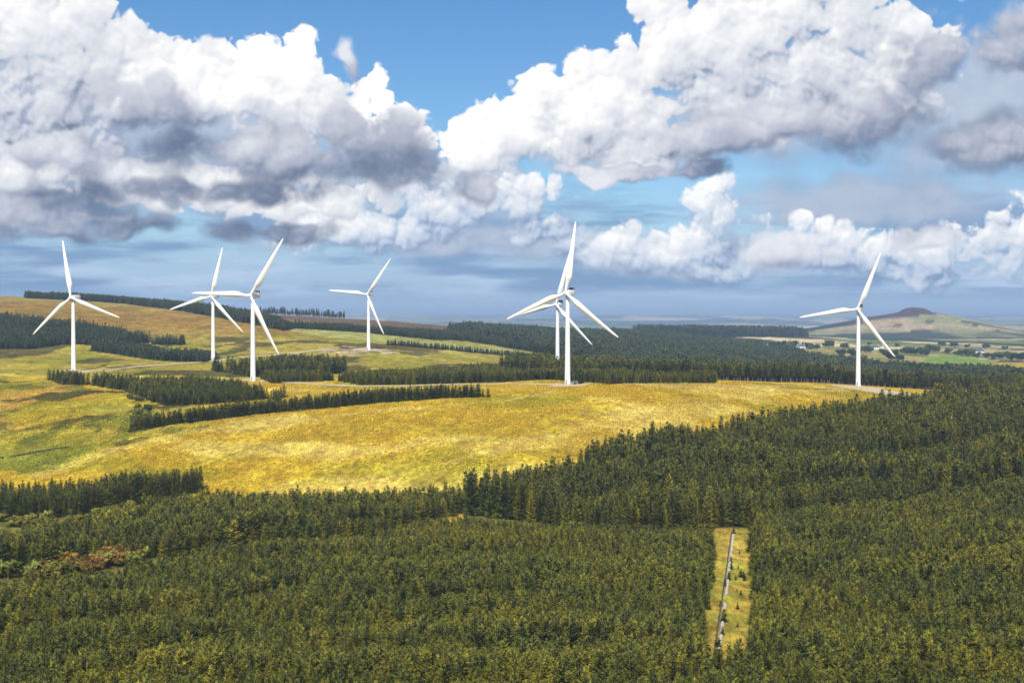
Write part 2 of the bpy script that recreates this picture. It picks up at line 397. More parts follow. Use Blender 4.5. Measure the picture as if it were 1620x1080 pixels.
# conifer foliage: deep blue-green old needles, paler olive shoot tips, each tree its own hue
def foliage_mat(name, old, tip, alt, spread=1.0):
    m, n, b = new_mat(name)
    at = N(n, 'ShaderNodeAttribute', attribute_name='tip')
    oi = N(n, 'ShaderNodeObjectInfo')
    tone = N(n, 'ShaderNodeAttribute', attribute_name='tone', attribute_type='INSTANCER')
    mx = N(n, 'ShaderNodeMix', data_type='RGBA'); mx.inputs[6].default_value = (*old, 1); mx.inputs[7].default_value = (*tip, 1)
    n.links.new(at.outputs['Fac'], mx.inputs[0])
    # per-tree hue
    r1 = N(n, 'ShaderNodeMapRange', i_1=0.0, i_2=1.0, i_3=-0.35 * spread, i_4=0.55 * spread)
    n.links.new(oi.outputs['Random'], r1.inputs[0])
    ad = N(n, 'ShaderNodeMath', operation='ADD', use_clamp=True); n.links.new(r1.outputs[0], ad.inputs[0]); n.links.new(tone.outputs['Fac'], ad.inputs[1])
    mx2 = N(n, 'ShaderNodeMix', data_type='RGBA'); mx2.inputs[7].default_value = (*alt, 1)
    sc_ = N(n, 'ShaderNodeMath', operation='MULTIPLY'); n.links.new(ad.outputs[0], sc_.inputs[0])
    a2 = N(n, 'ShaderNodeMath', operation='MULTIPLY_ADD'); a2.inputs[1].default_value = 0.65; a2.inputs[2].default_value = 0.35
    n.links.new(at.outputs['Fac'], a2.inputs[0]); n.links.new(a2.outputs[0], sc_.inputs[1])
    n.links.new(sc_.outputs[0], mx2.inputs[0]); n.links.new(mx.outputs[2], mx2.inputs[6])
    # per-tree value
    wn = N(n, 'ShaderNodeTexWhiteNoise', noise_dimensions='1D'); n.links.new(oi.outputs['Random'], wn.inputs['W'])
    r2 = N(n, 'ShaderNodeMapRange', i_3=0.55, i_4=1.42); n.links.new(wn.outputs['Value'], r2.inputs[0])
    vm = N(n, 'ShaderNodeVectorMath', operation='SCALE'); n.links.new(mx2.outputs[2], vm.inputs[0]); n.links.new(r2.outputs[0], vm.inputs['Scale'])
    n.links.new(vm.outputs[0], b.inputs['Base Color'])
    b.inputs['Roughness'].default_value = 0.75; b.inputs['Specular IOR Level'].default_value = 0.15
    return m
M_SPRUCE = foliage_mat('spruce_needles', (0.020, 0.033, 0.009), (0.180, 0.198, 0.028), (0.36, 0.30, 0.020))
M_SPRUCE_FAR = foliage_mat('spruce_needles_haze_tint', (0.026, 0.040, 0.020), (0.125, 0.160, 0.062), (0.20, 0.21, 0.06), .5)  # distant trees: valley haze put into the needle colour, greyer and bluer
M_BARK = noise_mat('spruce_bark', (0.15, 0.12, 0.09), (0.30, 0.25, 0.20), 6, bump=0.4)
M_BUSH_G = foliage_mat('scrub_leaf_green', (0.05, 0.075, 0.015), (0.17, 0.18, 0.03), (0.26, 0.21, 0.03))
M_BUSH_O = foliage_mat('scrub_leaf_russet', (0.075, 0.045, 0.012), (0.21, 0.125, 0.025), (0.14, 0.13, 0.02))
M_BROAD = foliage_mat('broadleaf', (0.018, 0.032, 0.012), (0.06, 0.085, 0.022), (0.08, 0.09, 0.02))
M_WHITE = noise_mat('turbine_white_paint', (0.80, 0.80, 0.79), (0.86, 0.86, 0.85), 0.35, rough=0.42, spec=0.4)
M_BLADE = noise_mat('blade_gelcoat', (0.82, 0.82, 0.81), (0.87, 0.87, 0.86), 0.2, rough=0.35, spec=0.45)
M_DARK = noise_mat('dark_metal', (0.035, 0.038, 0.042), (0.06, 0.063, 0.07), 2, rough=0.5)
M_GREY = noise_mat('grey_steel', (0.25, 0.26, 0.27), (0.33, 0.34, 0.35), 2, rough=0.5)
M_CONC = noise_mat('concrete', (0.36, 0.35, 0.33), (0.46, 0.45, 0.42), 1.5, bump=0.3)
M_STONE = noise_mat('field_stone', (0.30, 0.28, 0.25), (0.62, 0.58, 0.52), 2.5, bump=0.5)
M_WOOD = noise_mat('weathered_post', (0.09, 0.075, 0.06), (0.16, 0.135, 0.11), 8)
M_GRAVEL = noise_mat('gravel', (0.42, 0.32, 0.19), (0.66, 0.53, 0.34), 0.35, bump=0.6, detail=8)
M_HARL = noise_mat('white_harling', (0.72, 0.71, 0.68), (0.82, 0.81, 0.78), 2)
M_SLATE = noise_mat('slate', (0.07, 0.075, 0.085), (0.13, 0.135, 0.15), 3)
M_GLASS = noise_mat('window_dark', (0.02, 0.025, 0.03), (0.04, 0.045, 0.05), 1, rough=0.1, spec=0.6)

# ------------------------------------------------------------------ stands of trees (outlines)
def c_(pts, h): return [(a, b, h) for a, b in pts]
# ride: a straight grassy break through the young plantation, and the cross break at its far end
ride_c0, ride_c1 = np.array([45.0, 300.0]), np.array([83.5, 535.0])
ride_dir = (ride_c1 - ride_c0) / np.linalg.norm(ride_c1 - ride_c0); ride_n = np.array([ride_dir[1], -ride_dir[0]])
RIDE = np.array([ride_c0 - ride_n * 6.0 + ride_dir * 16, ride_c0 + ride_n * 5.8 + ride_dir * 16, ride_c1 + ride_n * 7.3, ride_c1 - ride_n * 7.0])
H1, H5, H4, H2, H3 = 6.5, 7.5, 13.5, 9.0, 10.5
far_F2 = [(735, 767), (600, 768), (500, 772), (400, 775), (312, 776)]
far_F4 = [(735, 764), (830, 742), (880, 729), (960, 703), (1060, 681), (1152, 664), (1200, 659), (1300, 645), (1400, 632), (1440, 629)]
def off(P, dy): return P + np.array([0, dy])
P_F1 = np.vstack([poly(c_([(-500, 934), (0, 917), (100, 910), (200, 890), (260, 879), (330, 869)], H1)), off(poly([(330, 880), (450, 864), (560, 850), (620, 840), (690, 826), (735, 820), (900, 835), (1060, 841), (1130, 841)]), -12), [ride_c1 - ride_dir * 10], [ride_c0], [[50, 200], [-300, 200]]])
P_F2 = np.vstack([poly([(-500, 912), (0, 903), (120, 893), (235, 884), (330, 876), (450, 862), (560, 848), (620, 838), (690, 822), (733, 812)]), poly(c_(far_F2, H2)), poly(c_([(230, 792), (130, 820), (0, 832), (-500, 838)], H2))])
_nb = poly([(-500, 820), (0, 818), (110, 818), (200, 801), (312, 780)])
P_F3 = np.vstack([_nb, (_nb + np.array([[0, 30], [0, 30], [0, 30], [0, 30], [0, 8]]))[::-1]])
P_F4 = np.vstack([poly([(738, 815), (900, 833), (1060, 839), (1130, 839), (1196, 836)]), poly(c_([(1260, 800), (1420, 786), (1620, 752), (2100, 735)], H5)), poly(c_([(2100, 596), (1620, 607), (1480, 624)] + far_F4[::-1], 11.0))])
P_F5 = np.vstack([[ride_c0], [ride_c1], poly(c_([(1260, 800), (1420, 786), (1620, 752), (2100, 735)], H5)), [[360, 200], [50, 200]]])
P_NOTCH = np.vstack([poly([(1146, 668), (1150, 672), (1206, 692), (1214, 689), (1212, 680), (1170, 667)])])
P_A = np.vstack([poly([(75, 600), (120, 605), (200, 618), (215, 628), (260, 641), (300, 641), (380, 636), (450, 628)]), poly(c_([(440, 618), (400, 605), (330, 594), (200, 592), (100, 593)], 7.0))])
_nb = poly([(200, 684), (270, 672), (400, 656), (520, 645), (600, 637), (700, 630), (778, 628)])
P_B = np.vstack([_nb, (_nb + np.array([[2, 16], [4, 16], [4, 14], [3, 14], [0, 13], [0, 10], [-6, 5]]))[::-1]])
P_C = np.vstack([poly([(410, 599), (470, 597), (520, 600), (570, 609), (700, 607), (800, 604), (860, 600)]), poly(c_([(960, 591), (1130, 590), (1135, 586), (1000, 584), (900, 579), (800, 575), (650, 580), (570, 585), (430, 590)], 7.0))])
P_C2 = np.vstack([poly([(335, 584), (400, 597), (470, 595), (545, 590)]), poly(c_([(545, 567), (440, 563), (400, 571), (340, 570)], 9.0))])
_nb = poly([(610, 546), (700, 553), (800, 562), (845, 567)]); P_D = np.vstack([_nb, (_nb + np.array([0, 14]))[::-1]])
P_H = np.vstack([poly([(-250, 548), (50, 552), (100, 545), (220, 545), (240, 540)]), poly(c_([(235, 529), (180, 515), (110, 505), (50, 498), (-250, 494)], 8.0))])
P_H2 = np.vstack([poly([(240, 545), (292, 546), (290, 538)]), poly(c_([(285, 532), (250, 531)], 8.0))])
_nb = poly([(140, 554), (200, 563), (260, 571), (322, 573)]); P_H3 = np.vstack([_nb, (_nb + np.array([4, 55]))[::-1]])
# wood on the far brow of the left hill, in plan
def plan(L): return np.array([((u - CU) / F * d, d) for u, d in L])
P_I = plan([(40, 2450), (200, 2400), (330, 2150), (400, 1960), (450, 1860), (462, 1900), (440, 2060), (380, 2400), (200, 2800), (40, 2800)])
P_J = plan([(440, 1910), (560, 1930), (650, 1950), (740, 2010), (860, 1880), (1000, 1780), (1000, 1950), (800, 2200), (740, 2230), (600, 2080), (440, 1960)])
P_G = plan([(705, 2260), (800, 2080), (860, 1800), (1000, 1600), (1130, 1500), (1300, 1500), (1500, 1600), (1750, 1650), (1750, 1850), (1500, 1930), (1400, 2050), (1330, 2250), (1260, 2650), (1150, 3100), (1000, 3480), (880, 3150), (800, 2950), (740, 2800)])
P_K = plan([(405, 2900), (545, 3000), (545, 3050), (405, 2960)])
P_E = plan([(790, 1080), (830, 1060), (900, 1080), (1000, 1100), (1140, 1100), (1240, 1130), (1330, 1170), (1420, 1210), (1480, 1230), (1750, 1260), (1750, 1480), (1300, 1400), (1130, 1400), (880, 1440), (820, 1330), (800, 1220)])
P_L = plan([(1010, 3700), (1130, 3700), (1190, 4000), (1280, 4400), (1260, 4700), (1100, 4500), (1000, 4000)])
STAND_POLYS = [P_F1, P_F2, P_F3, P_F4, P_F5, P_A, P_B, P_C, P_C2, P_D, P_H, P_H2, P_H3, P_I, P_J, P_G, P_K, P_E, P_L]

# ------------------------------------------------------------------ ground sheet
def srgb(r, g, b):
    f = lambda c: (c / 12.92 if c <= 0.04045 else ((c + 0.055) / 1.055) ** 2.4)
    return np.array([f(r / 255), f(g / 255), f(b / 255)])
def cover(x, y):
    # ---------- land cover colour per vertex
    d = np.maximum(y, 1)
    u = CU + F * x / d
    C = np.tile(np.array([0.50, 0.335, 0.026]), (len(x), 1))
    def put(mask, c, k=1.0):
        w = (np.clip(mask, 0, 1) * k)[:, None]
        C[:] = C * (1 - w) + np.asarray(c) * w
    ss = lambda a, b, t: np.clip((t - a) / (b - a), 0, 1) ** 2 * (3 - 2 * np.clip((t - a) / (b - a), 0, 1))
    lowx = x + 18 * (fbm(31, x / 40, y / 60) - .5); lowy = y + 50 * (fbm(32, x / 40, y / 60) - .5)
    # golden grass: streaks of bleached straw and of greener sward, drawn out across the slope
    st = fbm(21, lowx / 70, lowy / 42, 5); put(ss(.52, .66, st), (0.62, 0.465, 0.10), .75)
    st = fbm(22, lowx / 90, lowy / 60, 5); put(ss(.54, .68, st), (0.325, 0.275, 0.016), .7)
    # left valley: yellow-green with rust and dark rush patches
    val = ss(0, 1, (330 - u + 260 * (fbm(23, x / 120, y / 200) - .5)) / 130) * ss(610, 650, d)
    edge = inside(poly([(-600, 760), (60, 752), (170, 715), (330, 672), (330, 640), (80, 600), (-600, 590)]), lowx, lowy).astype(float)
    v2 = np.maximum(edge, 0)
    put(v2, (0.42, 0.335, 0.030), .8)
    put(v2 * ss(.48, .66, fbm(24, x / 45, y / 60, 5)), (0.20, 0.215, 0.025), .85)
    put(v2 * ss(.55, .66, fbm(25, x / 34, y / 75, 4)), (0.52, 0.32, 0.06), .8)
    put(v2 * ss(.57, .63, fbm(26, x / 26, y / 70, 5)), (0.075, 0.062, 0.014), .9)
    put(v2 * ss(.58, .66, fbm(27, x / 12, y / 40, 4)), (0.13, 0.14, 0.02), .7)
    put(((d < 612) & (y > 0)).astype(float), (0.12, 0.115, 0.026), .9)
    put(inside(poly([(640, 842), (700, 812), (740, 806), (745, 826), (700, 834)]), x, y).astype(float), (0.52, 0.345, 0.050), 1)
    put(inside(off(poly([(1100, 846), (1200, 846), (1200, 834), (1100, 838)]), 0), x, y).astype(float), (0.44, 0.31, 0.05), 1)
    # beyond the turbine row on the left: moor
    moor = ((d > 1090 - 0.12 * (u - 116)) & (u < 880) & (d < 3300)).astype(float) * (1 - (u > 620) * (d < 1010))
    put(moor, (0.36, 0.275, 0.034), 1)
    put(moor * ss(.42, .60, fbm(41, x / 60, y / 80, 5)), (0.26, 0.25, 0.02), .85)
    put(moor * ss(.56, .70, fbm(42, x / 50, y / 60, 4)), (0.42, 0.31, 0.075), .7)
    rust = ss(1640, 1800, d + 200 * (fbm(43, x / 200, y / 300) - .5)) * ss(560, 420, u + 60 * (fbm(44, x / 100, y / 200) - .5)) * moor
    put(rust, (0.30, 0.165, 0.028), .9)
    put(rust * ss(.5, .64, fbm(45, x / 60, y / 60, 4)), (0.38, 0.24, 0.045), .7)
    put(ss(2120, 2240, d) * moor * ss(300, 200, u), (0.35, 0.255, 0.055), .75)
    hd = ss(.555, .60, fbm(46, x / 55, y / 110, 5)) * moor * (1 - rust * .75); put(hd, (0.068, 0.062, 0.016), .85)
    # heather moor beyond the long stand
    heath = ((u > 400) & (u < 860) & (d > 2250) & (d < 4200)).astype(float)
    put(heath, (0.145, 0.09, 0.055), 1); put(heath * ss(.5, .65, fbm(47, x / 120, y / 300, 4)), (0.23, 0.15, 0.06), .8)
    put(heath * ss(.62, .68, fbm(48, x / 60, y / 260, 3)) * (u > 600), (0.48, 0.35, 0.13), .9)
    # pale green hay strip between the stands
    put(inside(poly([(440, 514), (520, 521), (640, 533), (760, 545), (890, 563), (860, 568), (760, 559), (640, 545), (520, 533), (445, 521)]), x, y).astype(float), (0.34, 0.33, 0.085), .95)
    # quarried bare earth around the far turbine
    bare = inside(poly([(500, 553), (540, 545), (600, 550), (640, 560), (560, 562), (505, 558)]), lowx, lowy).astype(float)
    put(bare * ss(.35, .55, fbm(49, x / 18, y / 40, 4)), (0.46, 0.35, 0.20), .85)
    # valley farmland on the right: patchwork fields
    farm = ((u > 1130) & (d > 2350)).astype(float) * ss(2350, 2500, d + 0 * u)
    farm = np.maximum(farm, (d > 4300).astype(float))
    fs = np.interp(d, [0, 6500, 9000, 40000], [1, 1, 3.2, 6.0]); fs = np.round(fs * 2) / 2; cx, cy = x / (230.0 * fs), y / (420.0 * fs)
    prng = np.random.default_rng(5); best = np.full(len(x), 9e9); sec = np.full(len(x), 9e9); cid = np.zeros(len(x), int)
    ix, iy = np.floor(cx).astype(int), np.floor(cy).astype(int)
    hsh = lambda a, b, s: (np.sin(a * 127.1 + b * 311.7 + s * 74.7) * 43758.5453) % 1.0
    for ox in (-1, 0, 1):
        for oy in (-1, 0, 1):
            gx, gy = ix + ox, iy + oy
            q = np.abs(gx + hsh(gx, gy, 1) - cx) + np.abs(gy + hsh(gx, gy, 2) - cy)
            nb = q < best
            sec = np.where(nb, best, np.minimum(sec, q)); best = np.where(nb, q, best); cid = np.where(nb, (hsh(gx, gy, 3) * 997).astype(int), cid)
    pal = np.array([[0.21, 0.24, 0.06], [0.14, 0.20, 0.035], [0.40, 0.34, 0.15], [0.62, 0.48, 0.26], [0.25, 0.22, 0.08], [0.05, 0.06, 0.03], [0.035, 0.05, 0.025]])
    w = farm[:, None]; C[:] = C * (1 - w) + pal[cid % 7] * w
    put(farm * (sec - best < 0.06), (0.035, 0.045, 0.022), .9)
    # rough pasture knolls by the valley farm
    rp = inside(poly([(1150, 545), (1250, 547), (1300, 550), (1420, 556), (1520, 570), (1440, 580), (1330, 570), (1250, 556), (1150, 550)]), lowx, lowy).astype(float)
    put(rp, (0.36, 0.29, 0.095), .9); put(rp * ss(.5, .62, fbm(51, x / 60, y / 160, 4)), (0.24, 0.25, 0.045), .8)
    gp = inside(poly([(1470, 566), (1520, 562), (1575, 573), (1540, 581), (1440, 578)]), x, y).astype(float); put(gp, (0.20, 0.29, 0.035), .95)
    # the hill: purple-brown heather crown, tan bent grass, green fields at the foot
    dx = x - HILLX; dy = y - HILLY; rad = np.hypot(dx / np.where(dx < 0, 620.0, 520.0), dy / 700.0)
    wob = 0.10 * (fbm(52, x / 90, y / 90, 4) - .5)
    onh = (rad < 1.2).astype(float)
    put(onh, (0.26, 0.24, 0.10)); put(onh * ss(.55, .62, fbm(53, dx / 160, dy / 300, 2)), (0.36, 0.31, 0.14), .9)
    put(onh * ((rad + 2 * wob) < .80), (0.42, 0.31, 0.17), 1)
    put(onh * ((rad > .3) & (rad < .62) & (dx > -120) & (dy + 200 * wob < -150)), (0.27, 0.27, 0.10), .9)
    put(onh * ((rad + 3 * wob) < .25), (0.070, 0.038, 0.036), .95)
    put(onh * ss(.52, .6, fbm(54, x / 40, y / 60, 3)) * ((rad + 2 * wob) < .22), (0.26, 0.20, 0.12), .8)
    put(onh * ((dx < 20) & (dy + 300 * wob > -200 + .1 * dx) & (rad < .95)), (0.070, 0.036, 0.036), .97)
    put(onh * ((dx < -330) & (dy + 200 * wob > -230) & (rad < 1.12)), (0.022, 0.034, 0.018), .97)
    put(((dx < 350) & (dx > -900) & (dy < -560) & (dy > -1500)).astype(float) * ss(.36, .5, fbm(56, x / 300, y / 700, 2)), (0.030, 0.042, 0.022), .95)  # cloud shadow across the fields below the hill, painted in as dark green
    for L in ([(-250, -420), (60, -330), (380, -420)], [(60, -330), (180, -520)], [(150, -250), (420, -330)]):
        put(onh * (distline(np.array([(HILLX + a, HILLY + b) for a, b in L]), x, y) < 9), (0.04, 0.05, 0.025), .9)
    # sheep paths, old drains and wheel marks on the open ground
    for L, w_, c in (([(60, 752), (170, 715), (300, 682), (420, 662)], 3.0, (0.60, 0.45, 0.10)), ([(960, 604), (1060, 612), (1200, 618), (1340, 618)], 2.2, (0.62, 0.48, 0.15)), ([(420, 668), (600, 650), (800, 634), (880, 618)], 1.5, (0.62, 0.47, 0.13)), ([(500, 745), (620, 720), (800, 690), (960, 655)], 1.2, (0.36, 0.27, 0.03)), ([(300, 735), (480, 690), (700, 668)], 1.1, (0.34, 0.27, 0.03)), ([(700, 735), (860, 690), (1080, 640), (1250, 622)], 1.2, (0.60, 0.45, 0.11)), ([(0, 690), (90, 668), (190, 655)], 2.0, (0.14, 0.13, 0.02)), ([(0, 742), (110, 722), (200, 690), (205, 660)], 3.5, (0.19, 0.20, 0.02))):
        put((distline(np.array([hit(*q) for q in L]), x + 3 * (fbm(81, x / 12, y / 12) - .5), y + 9 * (fbm(82, x / 12, y / 12) - .5)) < w_ + 1.0).astype(float), c, .7)
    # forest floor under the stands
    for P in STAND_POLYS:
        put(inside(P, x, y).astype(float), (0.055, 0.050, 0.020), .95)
    put(inside(P_NOTCH, x, y).astype(float), (0.47, 0.335, 0.058), 1)
    put(inside(RIDE, x, y).astype(float), (0.44, 0.31, 0.05), 1)
    put(inside(RIDE, x, y) * ss(.5, .62, fbm(55, x / 8, y / 14, 4)), (0.27, 0.25, 0.035), .8)
    return C
def build_ground():
    azf = np.linspace(-25, 25, 640); azs = np.concatenate([np.linspace(-180, -26, 78), azf, np.linspace(26, 180, 78)])[:-1]
    az = np.radians(azs)
    rr = np.concatenate([[0.0], np.exp(np.linspace(math.log(20), math.log(42000), 620))])
    A, Rr = np.meshgrid(az, rr)
    X = Rr * np.sin(A); Y = Rr * np.cos(A)
    # true plan radius -> forward distance scaling keeps rows in step with the height table
    Z = G(X, Y)
    n, m = X.shape
    V = np.stack([X, Y, Z], -1).reshape(-1, 3)
    i = np.arange(n - 1)[:, None] * m; j = np.arange(m)[None]
    a = (i + j); b = i + (j + 1) % m
    Fq = np.stack([a, b, b + m, a + m], -1).reshape(-1, 4)
    me = bpy.data.meshes.new('ground')
    me.vertices.add(len(V)); me.vertices.foreach_set('co', V.ravel())
    me.loops.add(Fq.size); me.loops.foreach_set('vertex_index', Fq.ravel()[:].astype(np.int32))
    me.polygons.add(len(Fq)); me.polygons.foreach_set('loop_start', np.arange(0, Fq.size, 4, dtype=np.int32))
    me.polygons.foreach_set('use_smooth', np.ones(len(Fq), bool))
    me.update(); me.validate()
    C = cover(V[:, 0], V[:, 1])
    at = me.color_attributes.new('cover', 'FLOAT_COLOR', 'POINT')
    at.data.foreach_set('color', np.concatenate([C, np.ones((len(C), 1))], 1).ravel().astype(np.float32))
    # ---------- material
    mt, nn, b = new_mat('moorland_ground')
    ca = N(nn, 'ShaderNodeAttribute', attribute_name='cover')
    geo = N(nn, 'ShaderNodeNewGeometry')
    def nz(scale, vec=None, detail=4, rough=.6):
        mp = N(nn, 'ShaderNodeMapping'); mp.inputs['Scale'].default_value = vec or (1, 1, 1)
        nn.links.new(geo.outputs['Position'], mp.inputs[0])
        t = N(nn, 'ShaderNodeTexNoise', i_Scale=scale, i_Detail=detail, i_Roughness=rough); nn.links.new(mp.outputs[0], t.inputs['Vector']); return t
    n1 = nz(0.09, (1, .5, 1), 6, .68); n2 = nz(0.40, (1, .32, 1), 5, .75); n3 = nz(0.022, (1, .45, 1), 5, .6)
    r1 = N(nn, 'ShaderNodeMapRange', i_1=.34, i_2=.66, i_3=.62, i_4=1.34); nn.links.new(n1.outputs['Fac'], r1.inputs[0])
    r2 = N(nn, 'ShaderNodeMapRange', i_1=.32, i_2=.68, i_3=.48, i_4=1.5); nn.links.new(n2.outputs['Fac'], r2.inputs[0])
    r3 = N(nn, 'ShaderNodeMapRange', i_1=.35, i_2=.65, i_3=.82, i_4=1.16); nn.links.new(n3.outputs['Fac'], r3.inputs[0])
    m1 = N(nn, 'ShaderNodeMath', operation='MULTIPLY'); nn.links.new(r1.outputs[0], m1.inputs[0]); nn.links.new(r2.outputs[0], m1.inputs[1])
    m2 = N(nn, 'ShaderNodeMath', operation='MULTIPLY'); nn.links.new(m1.outputs[0], m2.inputs[0]); nn.links.new(r3.outputs[0], m2.inputs[1])
    vm = N(nn, 'ShaderNodeVectorMath', operation='SCALE'); nn.links.new(ca.outputs['Color'], vm.inputs[0]); nn.links.new(m2.outputs[0], vm.inputs['Scale'])
    # hue wander between straw and green
    hs = N(nn, 'ShaderNodeHueSaturation'); rh = N(nn, 'ShaderNodeMapRange', i_1=.3, i_2=.7, i_3=.486, i_4=.516); nn.links.new(n1.outputs['Fac'], rh.inputs[0])
    nn.links.new(rh.outputs[0], hs.inputs['Hue']); nn.links.new(vm.outputs[0], hs.inputs['Color'])
    nn.links.new(hs.outputs[0], b.inputs['Base Color'])
    bu = N(nn, 'ShaderNodeBump', i_Strength=0.9, i_Distance=0.9); nn.links.new(n2.outputs['Fac'], bu.inputs['Height']); nn.links.new(bu.outputs[0], b.inputs['Normal'])
    b.inputs['Roughness'].default_value = 0.95; b.inputs['Specular IOR Level'].default_value = 0.05
    me.materials.append(mt)
    o = mobj('ground', me); tag(o, kind='structure')
    return o
build_ground()

# ------------------------------------------------------------------ conifers
def spruce_mesh(name, seed, whorls=17, per=7, rmax=0.185, detail=True, bare=0.04, slim=0.85):
    """unit-height spruce: trunk, leader and whorls of drooping feathered branches"""
    r = np.random.default_rng(seed)
    V, Fc, T, MI = [], [], [], []
    def quad(ps, ts, mi=0):
        n = len(V); V.extend(ps); T.extend(ts); Fc.append(tuple(range(n, n + len(ps)))); MI.append(mi)
    ph = r.random() * 6.28
    lean = r.normal(0, .012, 2)
    for w in range(whorls):
        t = bare + (0.965 - bare) * (w + r.random() * .5) / whorls
        rad = rmax * (1 - t) ** slim * (0.85 + .3 * r.random()) + 0.012
        nb = max(4, int(round(per * (1 - 0.35 * t))))
        for k in range(nb):
            ph += 2.39996 + r.normal(0, .25)
            L = rad * (0.72 + .5 * r.random())
            up = np.interp(t, [0, .4, .8, 1], [.0, .10, .45, .9]) + r.normal(0, .16)
            z0 = t + r.normal(0, .012)
            c, s = math.cos(ph), math.sin(ph)
            wd = L * (0.26 + .12 * r.random()) + 0.004
            ox, oy = lean * t
            P = lambda f, side, dz: (ox + c * L * f - s * wd * side, oy + s * L * f + c * wd * side, z0 + L * (up * f + 0.28 * max(0, f - .55) ** 1.2 * 1.6) + dz)
            dr = -0.10 * L - .004
            base = P(.04, 0, 0); mid = P(.5, 0, .02 * L); tip = P(1.0, 0, 0)
            a1, b1 = P(.42, 1.0, dr), P(.42, -1.0, dr); a2, b2 = P(.78, .72, dr), P(.78, -.72, dr)
            jt = r.normal(-.08, .24)
            tt = [.05, .45 + jt, 1 + jt, .5 + jt, .9 + jt]
            if detail:
                quad([base, a1, mid], [tt[0], tt[3], tt[1]]); quad([base, mid, b1], [tt[0], tt[1], tt[3]])
                a3, b3 = P(.60, .30, 0), P(.60, -.30, 0)
                quad([mid, a2, a3], [tt[1], tt[4], tt[3]]); quad([mid, b3, b2], [tt[1], tt[3], tt[4]])
                quad([mid, a3, tip, b3], [tt[1], tt[3], tt[2], tt[3]])
                e1, e2 = P(.30, .85, dr * 1.4), P(.30, -.85, dr * 1.4)
                quad([P(.1, 0, 0), e1, P(.3, .15, 0)], [tt[0], tt[3], tt[1]]); quad([P(.1, 0, 0), P(.3, -.15, 0), e2], [tt[0], tt[1], tt[3]])
            else:
                quad([base, a1, tip, mid], [tt[0], tt[3], tt[2], tt[1]]); quad([base, mid, tip, b1], [tt[0], tt[1], tt[2], tt[3]])
    # leader
    for k in range(3):
        a = k * 2.094
        quad([(lean[0] + .010 * math.cos(a), lean[1] + .010 * math.sin(a), .93), (lean[0] + .010 * math.cos(a + 2.094), lean[1] + .010 * math.sin(a + 2.094), .93), (lean[0], lean[1], 1.0)], [.7, .7, 1])
    ncrown = len(Fc)
    # trunk
    n = 6
    for i in range(n):
        a, b = 2 * math.pi * i / n, 2 * math.pi * (i + 1) / n
        quad([(.013 * math.cos(a), .013 * math.sin(a), -.06), (.013 * math.cos(b), .013 * math.sin(b), -.06), (lean[0] + .003 * math.cos(b), lean[1] + .003 * math.sin(b), .95), (lean[0] + .003 * math.cos(a), lean[1] + .003 * math.sin(a), .95)], [0] * 4, 1)
    return V, Fc, T, MI
def make_mesh(name, V, Fc, T, MI, mats):
    me = mesh_from(name, V, Fc, mats=mats, mi=MI)
    a = me.attributes.new('tip', 'FLOAT', 'POINT'); a.data.foreach_set('value', np.clip(np.array(T, np.float32), 0, 1))
    return me
def split(data):
    """joined tree -> crown mesh, trunk mesh"""
    V, Fc, T, MI = data
    out = []
    for want in (0, 1):
        vs, fs, ts = [], [], []
        for f, m in zip(Fc, MI):
            if m == want:
                n = len(vs); vs += [V[i] for i in f]; ts += [T[i] for i in f]; fs.append(tuple(range(n, n + len(f))))
        out.append((vs, fs, ts))
    return out
SPR = [spruce_mesh('s', 100 + i, whorls=[13, 14, 12, 13, 15, 13][i], per=[9, 8, 9, 9, 8, 9][i], rmax=[.29, .27, .31, .285, .26, .30][i], slim=[.62, .66, .58, .62, .7, .6][i]) for i in range(6)]
PROTO_NEAR = [bpy.data.objects.new('spruce_stock', make_mesh('spruce_stock', *d, [M_SPRUCE, M_BARK])) for d in SPR]
PROTO_TALL = [bpy.data.objects.new('spruce_stock', make_mesh('spruce_stock', *spruce_mesh('t', 200 + i, 18, 9, [.20, .215, .19, .205][i], True, .05, .62), [M_SPRUCE, M_BARK])) for i in range(4)]
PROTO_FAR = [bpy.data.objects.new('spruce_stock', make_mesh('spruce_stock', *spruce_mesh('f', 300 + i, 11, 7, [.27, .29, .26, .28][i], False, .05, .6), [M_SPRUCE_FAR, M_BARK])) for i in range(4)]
PROTO_POLE = [bpy.data.objects.new('spruce_stock', make_mesh('spruce_stock', *spruce_mesh('p', 400 + i, 13, 8, [.17, .185, .16][i], True, .34, .55), [M_SPRUCE, M_BARK])) for i in range(3)]

